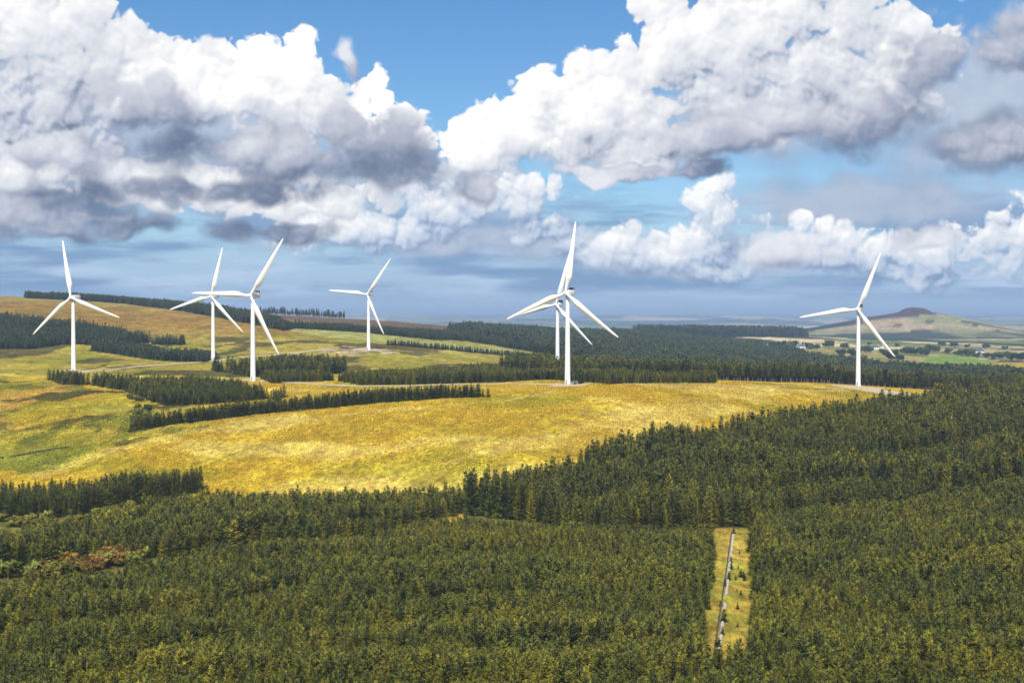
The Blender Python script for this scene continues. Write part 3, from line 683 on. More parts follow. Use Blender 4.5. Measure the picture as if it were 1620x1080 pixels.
def gn_group(name, protos):
    g = bpy.data.node_groups.new(name, 'GeometryNodeTree')
    g.interface.new_socket('Geometry', in_out='INPUT', socket_type='NodeSocketGeometry')
    g.interface.new_socket('Geometry', in_out='OUTPUT', socket_type='NodeSocketGeometry')
    gi = g.nodes.new('NodeGroupInput'); go = g.nodes.new('NodeGroupOutput')
    jn = g.nodes.new('GeometryNodeJoinGeometry')
    for p in protos:
        oi = g.nodes.new('GeometryNodeObjectInfo'); oi.inputs['Object'].default_value = p; oi.inputs['As Instance'].default_value = True
        g.links.new(oi.outputs['Geometry'], jn.inputs[0])
    ip = g.nodes.new('GeometryNodeInstanceOnPoints')
    g.links.new(gi.outputs[0], ip.inputs['Points']); g.links.new(jn.outputs[0], ip.inputs['Instance'])
    ip.inputs['Pick Instance'].default_value = True
    def na(nm, dt, so):
        a = g.nodes.new('GeometryNodeInputNamedAttribute'); a.data_type = dt; a.inputs[0].default_value = nm
        g.links.new(a.outputs[0], so); return a
    na('var', 'INT', ip.inputs['Instance Index'])
    na('sc', 'FLOAT_VECTOR', ip.inputs['Scale'])
    a = g.nodes.new('GeometryNodeInputNamedAttribute'); a.data_type = 'FLOAT_VECTOR'; a.inputs[0].default_value = 'rot'
    er = g.nodes.new('FunctionNodeEulerToRotation'); g.links.new(a.outputs[0], er.inputs[0]); g.links.new(er.outputs[0], ip.inputs['Rotation'])
    g.links.new(ip.outputs[0], go.inputs[0])
    return g
def cloud_of(name, pts, scl, rot, var, tone, group):
    me = bpy.data.meshes.new(name)
    me.vertices.add(len(pts)); me.vertices.foreach_set('co', np.asarray(pts, np.float32).ravel())
    for nm, ty, dat, key in (('sc', 'FLOAT_VECTOR', scl, 'vector'), ('rot', 'FLOAT_VECTOR', rot, 'vector'), ('var', 'INT', var, 'value'), ('tone', 'FLOAT', tone, 'value')):
        a = me.attributes.new(nm, ty, 'POINT'); a.data.foreach_set(key, np.asarray(dat, np.int32 if ty == 'INT' else np.float32).ravel())
    me.update()
    o = mobj(name, me)
    md = o.modifiers.new('planting', 'NODES'); md.node_group = group
    return o
GN_NEAR = gn_group('near_trees', PROTO_NEAR); GN_TALL = gn_group('tall_trees', PROTO_TALL)
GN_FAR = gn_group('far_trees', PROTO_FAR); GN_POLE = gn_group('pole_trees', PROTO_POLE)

def planting(P, spacing, h, seed, rowdir=0.2, jit=.32, cut=(), hvar=.12, band=0.0, tone=0.0, thin=0.0, azlim=23.5, gaps=()):
    """rows of trees inside a plan outline -> x, y, z, height, tone"""
    r = np.random.default_rng(seed)
    lo = P.min(0) - spacing; hi = P.max(0) + spacing
    cx, cy = (lo + hi) / 2; rad = np.hypot(*(hi - lo)) / 2 + spacing
    n = int(2 * rad / spacing) + 1
    a, b = np.meshgrid(np.arange(n), np.arange(n)); a = (a.ravel() - n / 2) * spacing; b = (b.ravel() - n / 2) * spacing
    c, s = math.cos(rowdir), math.sin(rowdir)
    x = cx + a * c - b * s; y = cy + a * s + b * c
    k = (x > lo[0]) & (x < hi[0]) & (y > lo[1]) & (y < hi[1]) & (np.abs(np.degrees(np.arctan2(x, y))) < azlim)
    x, y = x[k], y[k]
    x = x + r.normal(0, jit * spacing, len(x)); y = y + r.normal(0, jit * spacing, len(y))
    k = inside(P, x, y)
    wx, wy = 3.4 * (fbm(seed + 70, x / 9, y / 9, 2) - .5), 3.4 * (fbm(seed + 71, x / 9, y / 9, 2) - .5)
    for Q in cut: k &= ~inside(Q, x + wx, y + wy)
    if thin: k &= r.random(len(x)) > thin
    low = np.ones(len(x))
    for L, w, keep, reach in gaps:                    # drains and old breaks between compartments
        L = L[np.argsort(L[:, 0])]; yl = np.interp(x, L[:, 0], L[:, 1]) + 5 * (fbm(seed + 80, x / 22, x * 0 + w, 2) - .5)
        end = np.clip((x - L[0, 0]) / 14, 0, 1) * np.clip((L[-1, 0] - x) / 14, 0, 1)
        q = y - yl; k &= ~((np.abs(q) < w / 2 * end))
        low = np.minimum(low, np.where((q < 0) & (q > -reach), 1 - (1 - keep) * end * (1 + q / reach), 1))
        low = np.where((q > 0) & (q < 7), low * (1 + .12 * end), low)
    x, y, low = x[k], y[k], low[k]
    hh = low * h * (1 + r.normal(0, hvar, len(x)) - .35 * (r.random(len(x)) > .93)) * (1 + 0.5 * (fbm(seed + 60, x / 26, y / 26, 3) - .5))
    if band: hh *= 1 + band * (fbm(seed + 61, x / 75, y / 17, 3) - .5) * 2
    hh = np.clip(hh, h * .35, h * 1.5)
    tn = tone + 1.1 * (fbm(seed + 62, x / 38, y / 30, 4) - .5)
    tn = tn + 0.6 * (r.random(len(x)) > .955) - 0.5 * (r.random(len(x)) > .93)
    return x, y, G(x, y), hh, tn
def forest(name, label, group, nvar, data, wide=1.0, seed=0):
    x, y, z, hh, tn = data
    r = np.random.default_rng(seed + 999)
    w = hh * wide * r.uniform(.88, 1.14, len(x))
    scl = np.stack([w, w, hh], 1)
    rot = np.stack([r.normal(0, .025, len(x)), r.normal(0, .025, len(x)), r.uniform(0, 6.283, len(x))], 1)
    o = cloud_of(name, np.stack([x, y, z], 1), scl, rot, r.integers(0, nvar, len(x)), tn, group)
    tag(o, label, 'forest', kind='stuff')
    return o
# near stands first; the 300 trees that show largest become individuals
near = {}
def gap(pts, h, w=5.0, keep=.62, reach=22.0): return (poly(c_(pts, h)), w, keep, reach)
GAP1 = [gap([(-60, 975), (200, 955), (420, 918), (560, 886)], H1, 4.5, .7), gap([(60, 1016), (330, 990), (560, 965), (760, 946)], H1, 4, .72), gap([(560, 930), (760, 922), (900, 916)], H1, 3.5, .75), gap([(700, 1010), (900, 1000), (1080, 1008)], H1, 3.5, .78)]
GAP5 = [gap([(1270, 880), (1450, 866), (1640, 846)], H5, 4.5, .7), gap([(1230, 975), (1400, 990), (1640, 965)], H5, 4, .74)]
GAP4 = [gap([(1080, 757), (1250, 752), (1420, 738), (1640, 712)], 12, 6, .66, 30), gap([(880, 772), (1000, 760), (1120, 752)], 12, 5, .7, 26), gap([(1152, 674), (1206, 694), (1330, 706), (1480, 694), (1640, 668)], 11, 9, .55, 45), gap([(1250, 722), (1450, 706), (1640, 690)], 11, 5, .72, 25)]
GAP2 = [gap([(150, 866), (300, 846), (420, 820), (560, 800), (700, 796)], H2, 5, .66, 24)]
near['F1'] = planting(P_F1, 2.1, H1, 11, .25, cut=[RIDE], band=.36, tone=.16, thin=.02, gaps=GAP1)
_x, _y, _z, _h, _t = near['F1']; _e = distline(off(poly([(560, 850), (620, 840), (690, 826), (735, 820), (900, 835), (1060, 841), (1130, 841)]), -12), _x, _y)
near['F1'] = (_x, _y, _z, _h * np.interp(_e, [0, 45], [.58, 1]), _t)
near['F5'] = planting(P_F5, 2.25, H5, 12, .25, cut=[RIDE], band=.34, tone=.10, thin=.02, gaps=GAP5)
near['F4'] = planting(P_F4, 2.9, H4, 13, .1, cut=[P_NOTCH, RIDE, P_F5], band=.30, tone=.06, gaps=GAP4)
near['F2'] = planting(P_F2, 2.4, H2, 14, .4, band=.2, tone=.06, gaps=GAP2)
near['F3'] = planting(P_F3, 2.5, H3, 15, .0, hvar=.07, band=.06, tone=-.10)
def project(x, y, z):
    cy_, sy_ = math.cos(PITCH), math.sin(PITCH)
    f = y * cy_ - (z - CAMZ) * sy_; up = y * sy_ + (z - CAMZ) * cy_
    return CU + F * x / f, CV - F * up / f
picked = {}
r_ = np.random.default_rng(3)
edge_of = {}
for key, n in (('F1', 124), ('F5', 124)):
    x, y, z, hh, tn = near[key]
    uu, vv = project(x, y, z + hh * .9)
    ub, vb = project(x, y, z + hh * .45)
    de = distline(np.vstack([RIDE, RIDE[:1]]), x, y); edge_of[key] = de
    ok = (uu > 4) & (uu < 1616) & (vb < 1078)
    e1 = np.nonzero(ok & (de < 2.2))[0]; e1 = e1[np.argsort(y[e1])][:40]
    idx = np.nonzero(ok & (de >= 2.2))[0]; idx = idx[np.argsort(y[idx])][:n - len(e1)]
    picked[key] = np.concatenate([e1, idx])
x, y, z, hh, tn = near['F4']                         # trees of the wall at the end of the ride
sd = distline(poly([(738, 815), (900, 833), (1060, 839), (1130, 839), (1196, 836)]), x, y)
uu, vv = project(x, y, z + hh * .5)
idx = np.nonzero((sd < 4.0) & (uu > 735) & (uu < 1200))[0]
idx = idx[np.argsort(-uu[idx])][:64]; picked['F4'] = idx
IND = {'F1': (PROTO_NEAR, 'olive green young spruce inside the plantation on the fence side of the ride', 'young spruces on the fence side of the ride'),
       'F5': (PROTO_NEAR, 'green spruce inside the plantation across the grassy ride from the fence', 'spruces across the ride from the fence'),
       'F4': (PROTO_TALL, 'tall dark spruce in the wall of trees closing the end of the grassy ride', 'tall spruces closing the end of the ride')}
SPLIT = {}
for key, (protos, label, grp) in IND.items():
    x, y, z, hh, tn = near[key]
    for i in picked[key]:
        v = int(r_.integers(0, len(protos)))
        if (key == 'F4', v) not in SPLIT:
            src = SPR[v] if key != 'F4' else spruce_mesh('t', 200 + v, 18, 9, [.20, .215, .19, .205][v], True, .05, .62)
            (cv, cf, ct), (tv, tf, tt_) = split(src)
            SPLIT[(key == 'F4', v)] = (make_mesh('crown', cv, cf, ct, [0] * len(cf), [M_SPRUCE]), make_mesh('trunk', tv, tf, tt_, [0] * len(tf), [M_BARK]))
        e = empty('spruce_tree', (x[i], y[i], z[i]), r_.uniform(0, 6.28))
        w = hh[i] * r_.uniform(.9, 1.12); e.scale = (w, w, hh[i])
        lab, gr = label, grp
        hm = np.median(hh[picked[key]])
        if key != 'F4' and edge_of[key][i] < 2.2: lab, gr = {'F1': ('spruce at the very edge of the grassy ride on its fence side', 'ride edge spruces, fence side'), 'F5': ('spruce at the very edge of the grassy ride across from its fence', 'ride edge spruces across from the fence')}[key]
        elif hh[i] < hm * .8: lab, gr = 'short ' + label.replace('tall ', ''), 'short ' + grp
        elif hh[i] > hm * 1.22: lab, gr = 'extra tall ' + label.replace('tall ', ''), 'tallest ' + grp
        tag(e, lab, 'tree', gr)
        for nm, me in zip(('crown', 'trunk'), SPLIT[(key == 'F4', v)]):
            o = mobj(nm, me, e)
            if nm == 'crown': o['tone'] = float(tn[i])
def rest(key):
    m = np.ones(len(near[key][0]), bool)
    if key in picked: m[picked[key]] = False
    return tuple(a[m] for a in near[key])
forest('young_spruce_plantation', 'dense olive green young spruce plantation on the fence side of the grassy ride', GN_NEAR, 6, rest('F1'), 1.12, 1)
forest('spruce_plantation', 'dense green spruce plantation across the grassy ride from the wire fence', GN_NEAR, 6, rest('F5'), 1.1, 2)
forest('tall_spruce_forest', 'tall dark spruce forest between the end of the ride and the golden field', GN_TALL, 4, rest('F4'), 1.12, 3)
forest('spruce_plantation', 'mid green spruce plantation between russet scrub gully and the golden field', GN_NEAR, 6, rest('F2'), 1.05, 4)
forest('dark_spruce_stand', 'dark spruce block with yellow green bushes along its foot below the golden field', GN_TALL, 4, rest('F3'), 1.1, 5)
# stands farther off
forest('spruce_block', 'dark four sided spruce block below the gravel track and hillside turbine', GN_NEAR, 6, planting(P_A, 2.7, 7.5, 21, .3, tone=-.16), 1.1, 6)
forest('spruce_shelter_belt', 'long narrow dark spruce shelter belt crossing the golden field', GN_NEAR, 6, planting(P_B, 2.1, 6.9, 22, .1, tone=-.15), 1.25, 7)
forest('young_spruce_stand', 'fresh green young spruce stand behind the gravel track along the golden field', GN_NEAR, 6, planting(P_C, 2.6, 6.6, 23, .2, tone=.10), 1.1, 8)
forest('dark_pine_clump', 'dark ragged clump of conifers behind the young stand and turbine', GN_NEAR, 6, planting(P_C2, 3.4, 9.0, 24, .2, hvar=.25, tone=-.2, thin=.15), 1.2, 9)
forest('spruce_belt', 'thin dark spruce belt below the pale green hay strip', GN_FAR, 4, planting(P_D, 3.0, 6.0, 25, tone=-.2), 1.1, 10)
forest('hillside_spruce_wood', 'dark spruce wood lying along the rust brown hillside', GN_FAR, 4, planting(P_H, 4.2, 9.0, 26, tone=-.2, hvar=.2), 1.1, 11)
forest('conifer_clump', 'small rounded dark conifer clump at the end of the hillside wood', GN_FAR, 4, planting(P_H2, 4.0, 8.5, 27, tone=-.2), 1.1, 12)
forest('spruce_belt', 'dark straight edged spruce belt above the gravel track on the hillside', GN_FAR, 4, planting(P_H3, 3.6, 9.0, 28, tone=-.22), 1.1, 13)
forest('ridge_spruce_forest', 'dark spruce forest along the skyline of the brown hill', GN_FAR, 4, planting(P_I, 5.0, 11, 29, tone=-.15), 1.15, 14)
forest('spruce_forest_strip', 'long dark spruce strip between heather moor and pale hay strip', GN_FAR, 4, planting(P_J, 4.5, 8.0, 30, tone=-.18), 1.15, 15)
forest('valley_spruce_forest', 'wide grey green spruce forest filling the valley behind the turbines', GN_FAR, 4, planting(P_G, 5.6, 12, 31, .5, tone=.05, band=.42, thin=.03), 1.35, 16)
forest('spruce_forest_edge', 'tall dark spruce forest just behind the crest of the golden field', GN_POLE, 3, planting(P_E, 3.6, 13, 32, tone=-.05, hvar=.16), 1.5, 17)
forest('skyline_conifers', 'ragged row of tall conifers on the skyline beyond the heather moor', GN_POLE, 3, planting(P_K, 6.0, 13, 34, jit=.6, tone=-.3, hvar=.3, thin=.35), 1.6, 19)
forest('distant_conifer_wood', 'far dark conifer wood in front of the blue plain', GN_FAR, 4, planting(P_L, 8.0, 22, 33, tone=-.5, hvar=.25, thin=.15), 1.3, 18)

#TUSSOCKS
def tussock_mesh(seed):
    r = np.random.default_rng(seed); V, Fc, T = [], [], []
    for i in range(12):
        a = r.random() * 6.28; L = r.uniform(.55, 1.0); w = r.uniform(.10, .2); o = r.normal(0, .12, 2); c, s_ = math.cos(a), math.sin(a); k = len(V)
        V += [(o[0] - s_ * w, o[1] + c * w, 0), (o[0] + s_ * w, o[1] - c * w, 0), (o[0] + c * L * .35 + s_ * w * .7, o[1] + s_ * L * .35 - c * w * .7, L * .62), (o[0] + c * L * .75, o[1] + s_ * L * .75, L * .55 * r.uniform(.5, 1.2))]
        Fc.append((k, k + 1, k + 2)); Fc.append((k, k + 2, k + 3)); T += [.1, .1, .7, 1]
    return V, Fc, T
def tussock_mat():
    m, n, b = new_mat('tussock_grass')
    ca = N(n, 'ShaderNodeAttribute', attribute_name='col', attribute_type='INSTANCER'); at = N(n, 'ShaderNodeAttribute', attribute_name='tip'); oi = N(n, 'ShaderNodeObjectInfo')
    r1 = N(n, 'ShaderNodeMapRange', i_3=.72, i_4=1.22); n.links.new(at.outputs['Fac'], r1.inputs[0])
    r2 = N(n, 'ShaderNodeMapRange', i_3=.62, i_4=1.38); n.links.new(oi.outputs['Random'], r2.inputs[0])
    mu = N(n, 'ShaderNodeMath', operation='MULTIPLY'); n.links.new(r1.outputs[0], mu.inputs[0]); n.links.new(r2.outputs[0], mu.inputs[1])
    vm = N(n, 'ShaderNodeVectorMath', operation='SCALE'); n.links.new(ca.outputs['Color'], vm.inputs[0]); n.links.new(mu.outputs[0], vm.inputs['Scale'])
    n.links.new(vm.outputs[0], b.inputs['Base Color']); b.inputs['Roughness'].default_value = .9; b.inputs['Specular IOR Level'].default_value = .1
    return m
M_TUSS = tussock_mat()
GN_TUSS = gn_group('tussocks', [bpy.data.objects.new('tussock_stock', make_mesh('tussock_stock', *(lambda q: (*q, [0] * len(q[1])))(tussock_mesh(600 + i)), [M_TUSS])) for i in range(4)])
def tussocks(name, P, n, seed, label, size=.85, cut=()):
    r = np.random.default_rng(seed); lo, hi = P.min(0), P.max(0)
    x = r.uniform(lo[0], hi[0], n); y = r.uniform(lo[1], hi[1], n)
    k = inside(P, x, y) & (np.abs(np.degrees(np.arctan2(x, y))) < 22)
    for Q in list(cut) + STAND_POLYS: k &= ~inside(Q, x, y)
    k &= r.random(n) < np.clip(2.6 * (fbm(seed, x / 24, y / 30, 4) - .28), .08, 1)
    x, y = x[k], y[k]; sz = size * r.uniform(.5, 1.25, len(x))
    o = cloud_of(name, np.stack([x, y, G(x, y) - .03], 1), np.stack([sz, sz, sz * .62], 1), np.stack([x * 0, x * 0, r.uniform(0, 6.28, len(x))], 1), r.integers(0, 4, len(x)), x * 0, GN_TUSS)
    a = o.data.attributes.new('col', 'FLOAT_COLOR', 'POINT'); a.data.foreach_set('color', np.concatenate([cover(x, y) * 1.06, np.ones((len(x), 1))], 1).ravel().astype(np.float32))
    tag(o, label, 'grass', kind='stuff')
tussocks('grass_tussocks', poly([(-300, 770), (200, 772), (450, 778), (760, 765), (1000, 705), (1180, 668), (1450, 632), (1350, 612), (1150, 602), (940, 602), (780, 608), (560, 614), (420, 606), (80, 604), (-300, 600)]), 420000, 91, 'golden tussocky grass covering the open moor field')
tussocks('ride_grass', RIDE, 9000, 92, 'golden grass tufts growing on the ride through the plantation', .75)
#TURBINES
# ------------------------------------------------------------------ gravel tracks and pads
def at_px(u, v):
    p = hit(u, v); return np.array([p[0], p[1], float(G(p[0], p[1]))])
def track(name, pts, width, lift=0.22, seed=0):
    L = np.array([hit(*p) for p in pts]); out = []
    seg = np.concatenate([[0], np.cumsum(np.hypot(*np.diff(L, axis=0).T))]); n = int(seg[-1] / 5) + 2
    t = np.linspace(0, seg[-1], n); c = np.stack([np.interp(t, seg, L[:, 0]), np.interp(t, seg, L[:, 1])], 1)
    for k in range(2): c[1:-1] = (c[:-2] + 2 * c[1:-1] + c[2:]) / 4
    d = np.gradient(c, axis=0); d /= np.linalg.norm(d, axis=1)[:, None] + 1e-9; nn = np.stack([-d[:, 1], d[:, 0]], 1)
    w = width * (.8 + .4 * fbm(70 + seed, t / 14, t * 0, 2))
    V, Fc = [], []
    for i in range(n):
        for k in range(5):
            q = c[i] + nn[i] * w[i] * (k / 4 - .5); z = float(G(q[0], q[1])) + lift + .06 * (1 - (k / 2 - 1) ** 2)
            V.append((q[0], q[1], z))
    for i in range(n - 1):
        for k in range(4): Fc.append((i * 5 + k, i * 5 + k + 1, i * 5 + k + 6, i * 5 + k + 5))
    o = mobj(name, mesh_from(name, V, Fc, M_GRAVEL, True)); tag(o, kind='structure'); return o
def pad(name, u, v, rx, ry, seed, mat=None, lift=0.30):
    c = at_px(u, v); V, Fc = [(c[0], c[1], float(G(c[0], c[1])) + lift)], []
    r = np.random.default_rng(seed); n = 28; ph = r.random(4) * 6.28
    for ring in (0.5, 1.0):
        for i in range(n):
            a = 2 * math.pi * i / n; k = ring * (1 + .16 * math.sin(2 * a + ph[0]) + .12 * math.sin(3 * a + ph[1]) + .07 * math.sin(7 * a + ph[2]))
            x, y = c[0] + rx * k * math.cos(a), c[1] + ry * k * math.sin(a); V.append((x, y, float(G(x, y)) + (lift if ring < 1 else .12)))
    for i in range(n):
        j = (i + 1) % n; Fc += [(0, 1 + i, 1 + j), (1 + i, 1 + n + i, 1 + n + j, 1 + j)]
    o = mobj(name, mesh_from(name, V, Fc, mat or M_GRAVEL, True)); tag(o, kind='structure'); return o
track('gravel_track', [(85, 594), (116, 589), (170, 585), (230, 579), (290, 575), (330, 571), (370, 566), (420, 563), (470, 558), (520, 553), (583, 553)], 9, seed=1)
track('gravel_track', [(404, 602), (470, 606), (560, 611), (650, 610), (740, 608), (830, 607), (897, 609)], 9, seed=2)
track('gravel_track', [(897, 609), (960, 606), (1040, 609), (1160, 611), (1260, 612), (1358, 614)], 3.2, lift=.18, seed=3)
for k, (u, v, rx, ry) in enumerate([(118, 588, 14, 18), (337, 570, 12, 18), (400, 601, 11, 12), (583, 553, 16, 26), (900, 609.5, 13, 12), (1362, 614, 24, 22), (1404, 621, 22, 20)]):
    pad('gravel_pad', u, v, rx, ry, k)

# ------------------------------------------------------------------ wind turbines
HUB, BL = 60.0, 47.0
def airfoil(n=16):
    P = []
    for i in range(n):
        a = 2 * math.pi * i / n; x = .5 + .5 * math.cos(a)
        t = .6 * (0.2969 * math.sqrt(x) - .126 * x - .3516 * x * x + .2843 * x ** 3 - .1015 * x ** 4) * 5 * .2 / .12
        P.append((x - .30, (t if a < math.pi else -t)))
    return P
def blade_mesh():
    af = airfoil(); rings = []; n = len(af)
    for s in np.concatenate([np.linspace(0, .22, 9), np.linspace(.27, .97, 16), [.99, 1.0]]):
        z = 1.1 + s * (BL - 1.1)
        ch = np.interp(s, [0, .05, .12, .2, .28, .5, .75, .92, .98, 1], [1.9, 2.0, 3.2, 4.3, 4.2, 3.2, 2.2, 1.45, .95, .25])
        rd = np.interp(s, [0, .05, .2], [1, 1, 0]); th = np.interp(s, [0, .2, .4, 1], [1, 1.05, .75, .5])
        tw = R(np.interp(s, [0, .2, .5, 1], [16, 14, 6, 0]) + 5)
        bend = -1.1 * s + 2.2 * s ** 2.2                  # coned upwind, flexing back towards the tip
        ring = []
        for i, (cx, cy) in enumerate(af):
            a = 2 * math.pi * i / n
            x = (1 - rd) * cx * ch + rd * .95 * math.cos(a); y = (1 - rd) * cy * ch * th + rd * .95 * math.sin(a)
            ring.append((x * math.cos(tw) - y * math.sin(tw), x * math.sin(tw) + y * math.cos(tw) + bend, z))
        rings.append(ring)
    m = MB().loft(rings); return mesh_from('blade', m.V, m.F, M_BLADE, True)
ME_BLADE = blade_mesh()
def circ(r, z, n=28, cx=0, cy=0): return [(cx + r * math.cos(2 * math.pi * i / n), cy + r * math.sin(2 * math.pi * i / n), z) for i in range(n)]
def tower_mesh():
    rings = [circ(2.25, -3), circ(2.25, .25), circ(1.92, .26)]
    for k in range(13):
        z = .3 + (HUB - 2.3) * k / 12; r = 1.90 + (1.28 - 1.90) * k / 12
        rings.append(circ(r, z))
    m = MB().loft(rings); return mesh_from('tower', m.V, m.F, M_WHITE, True)
ME_TOWER = tower_mesh()
def superell(w, h, y, cz, n=20, p=.42):
    out = []
    for i in range(n):
        a = 2 * math.pi * i / n; c, s = math.cos(a), math.sin(a)
        out.append((w / 2 * math.copysign(abs(c) ** p, c), y, cz + h / 2 * math.copysign(abs(s) ** p, s)))
    return out
def nacelle_mesh():
    m = MB().loft([superell(2.2, 2.2, -2.2, HUB), superell(2.9, 2.9, -1.9, HUB), superell(3.4, 3.5, -.8, HUB + .1), superell(3.5, 3.7, 2, HUB + .15), superell(3.5, 3.6, 6.5, HUB + .2), superell(3.3, 3.2, 8.3, HUB + .3), superell(2.7, 2.6, 8.6, HUB + .35)][::-1])
    return mesh_from('nacelle', m.V, m.F, M_WHITE, True)
ME_NAC = nacelle_mesh()
def hub_mesh():
    rings = []
    for y, r in ((-2.15, 1.45), (-2.6, 1.62), (-3.4, 1.70), (-4.2, 1.55), (-4.8, 1.15), (-5.15, .65), (-5.3, .12)):
        rings.append([(r * math.cos(2 * math.pi * i / 24), y, HUB + r * math.sin(2 * math.pi * i / 24)) for i in range(24)])
    m = MB().loft(rings); return mesh_from('hub', m.V, m.F, M_WHITE, True)
ME_HUB = hub_mesh()
mc = MB().box((0, 7.2, HUB + 2.75), (3.3, .8, 1.9), .08); ME_COOL = mesh_from('cooler', mc.V, mc.F, M_DARK)
mc = MB()
for sx_ in (-1.55, 1.55): mc.box((sx_, 6.3, HUB + 2.6), (.16, 1.6, 1.6))
ME_BRK = mesh_from('cooler_bracket', mc.V, mc.F, M_GREY)
mc = MB()
for k in range(7): mc.box((-1.38 + .46 * k, 6.78, HUB + 2.75), (.07, .05, 1.7))
ME_FIN = mesh_from('cooler_fin', mc.V, mc.F, M_GREY)
mc = MB().tube((.5, 5.0, HUB + 1.9), (.5, 5.0, HUB + 3.6), .06, .05, 6).box((.5, 5.0, HUB + 3.6), (.5, .12, .12)); ME_MAST = mesh_from('wind_sensor', mc.V, mc.F, M_DARK)
mc = MB().loft([circ(1.42, HUB - 2.1), circ(1.42, HUB - 1.55)]); ME_YAW = mesh_from('yaw_ring', mc.V, mc.F, M_DARK, True)
mc = MB().box((0, -1.93, 1.9), (.95, .14, 2.2), .03); ME_DOOR = mesh_from('door', mc.V, mc.F, M_GREY)
mc = MB()
for k in range(5): mc.box((0, -2.2 - .28 * (4 - k), .12 + .17 * k), (1.2, .28, .06))
ME_STEP = mesh_from('steps', mc.V, mc.F, M_GREY)
TURB = [  # base pixel, distance, bearing of the rotor axis, blade angles as seen
 (116, 587, 1154, 16, (97, 226, 337), 'white wind turbine on the hillside casting its rotor shadow beside the gravel track'),
 (337, 569, 1323, 20, (76, 202, 309), 'white wind turbine where the hillside gravel track meets dark spruce belts'),
 (400, 600, 1000, 18, (60, 181, 293), 'white wind turbine at the corner of dark spruce block and golden field'),
 (583, 552, 1534, 20, (57, 177, 290), 'small white wind turbine on bare quarried earth below the heather moor'),
 (898, 609, 937, 26, (82, 203, 321), 'tall white wind turbine on the golden field crest beside dark lone conifer'),
 (882, 596, 1200, 26, (77, 195, 311), 'white wind turbine rising from the spruce forest behind the field crest turbine'),
 (1358, 613, 1116, 27, (71, 191, 303), 'white wind turbine on gravel pad in front of the conical hill')]
for (u, v, d, a, ang, lab) in TURB:
    x = (u - CU) / F * d * 1.0; y = d; z = float(G(x, y))
    e = empty('wind_turbine', (x, y, z), -R(a))
    tag(e, lab, 'wind turbine', 'wind turbines of the wind farm')
    tw_ = mobj('tower', ME_TOWER, e); mobj('door', ME_DOOR, tw_); mobj('steps', ME_STEP, tw_)
    na_ = mobj('nacelle', ME_NAC, e); co = mobj('cooler', ME_COOL, na_); mobj('cooler_bracket', ME_BRK, na_); mobj('cooler_fin', ME_FIN, na_)
    mobj('wind_sensor', ME_MAST, na_); mobj('yaw_ring', ME_YAW, e); mobj('hub', ME_HUB, e)
    psi = R(a) + math.atan2(x, y) * -1
    th = [math.degrees(math.atan2(math.sin(R(q)), math.cos(R(q)) / math.cos(psi))) % 360 for q in ang]
    base = [th[0], th[1] - 120, th[2] - 240]; p0 = sum(base) / 3
    for k in range(3):
        o = mobj('blade', ME_BLADE, e); o.location = (0, -3.5, HUB); o.rotation_euler = (0, R(90 - (p0 + 120 * k)), 0)

# ------------------------------------------------------------------ small things by the turbines
def spruce_at(x, y, h, label, group=None, w=1.0, name='spruce_tree', tone=-.1, v=0, tall=False):
    if (tall, v) not in SPLIT:
        (cv, cf, ct), (tv, tf, tt_) = split(SPR[v]); SPLIT[(tall, v)] = (make_mesh('crown', cv, cf, ct, [0] * len(cf), [M_SPRUCE]), make_mesh('trunk', tv, tf, tt_, [0] * len(tf), [M_BARK]))
    e = empty(name, (x, y, float(G(x, y))), random.random() * 6.28); e.scale = (h * w, h * w, h); tag(e, label, 'tree', group)
    for nm, me in zip(('crown', 'trunk'), SPLIT[(tall, v)]):
        o = mobj(nm, me, e); o['tone'] = tone
    return e
p = at_px(919, 607); spruce_at(p[0], p[1], 10.0, 'lone dark conifer beside the turbine on the golden field crest', w=1.25, tone=-.5, v=2)
p = at_px(909, 608.5)
e = empty('transformer_kiosk', p, .3); tag(e, 'small grey transformer kiosk at the foot of the field crest turbine', 'kiosk')
MB().box((0, 0, 1.1), (3.2, 2.4, 2.2), .05).build('cabinet', M_GREY, e)
MB().loft([[(-1.8, -1.4, 2.2), (1.8, -1.4, 2.2), (1.8, 1.4, 2.2), (-1.8, 1.4, 2.2)], [(-1.8, -.05, 2.75), (1.8, -.05, 2.75), (1.8, .05, 2.75), (-1.8, .05, 2.75)]]).build('roof', M_SLATE, e)
for sx_ in (-.55, .55): MB().box((sx_, -1.23, 1.05), (.95, .06, 1.8)).build('door', M_DARK, e)
for k, (u, v) in enumerate(((880, 607.5), (888, 608.5), (925, 608))):
    p = at_px(u, v); r = np.random.default_rng(50 + k); m = MB()
    for i in range(26):
        q = r.normal(0, 1, 2) * (1.5, 1.2); h = max(.2, 1.0 - .35 * np.hypot(*q)); s_ = r.uniform(.3, .7)
        m.box((q[0], q[1], h * .5), (s_, s_ * .8, s_ * .6 + h * .6), .06)
    o = m.build('stone_pile', M_STONE, None, loc=p); tag(o, 'pale heap of field stones at the foot of the field crest turbine', 'stone pile', 'stone piles by the field crest turbine')
p = at_px(1405, 622); r = np.random.default_rng(77); m = MB()
for i in range(120):
    q = r.normal(0, 1, 2) * (6, 3.5); h = max(.2, 2.2 - .3 * np.hypot(*q)); s_ = r.uniform(.5, 1.3); m.box((q[0], q[1], h * .45), (s_, s_ * .8, s_ * .5 + h * .6), .1)
o = m.build('spoil_heap', M_STONE, None, loc=p); tag(o, 'pale heap of quarried spoil on the gravel pad below the conical hill turbine', 'spoil heap')

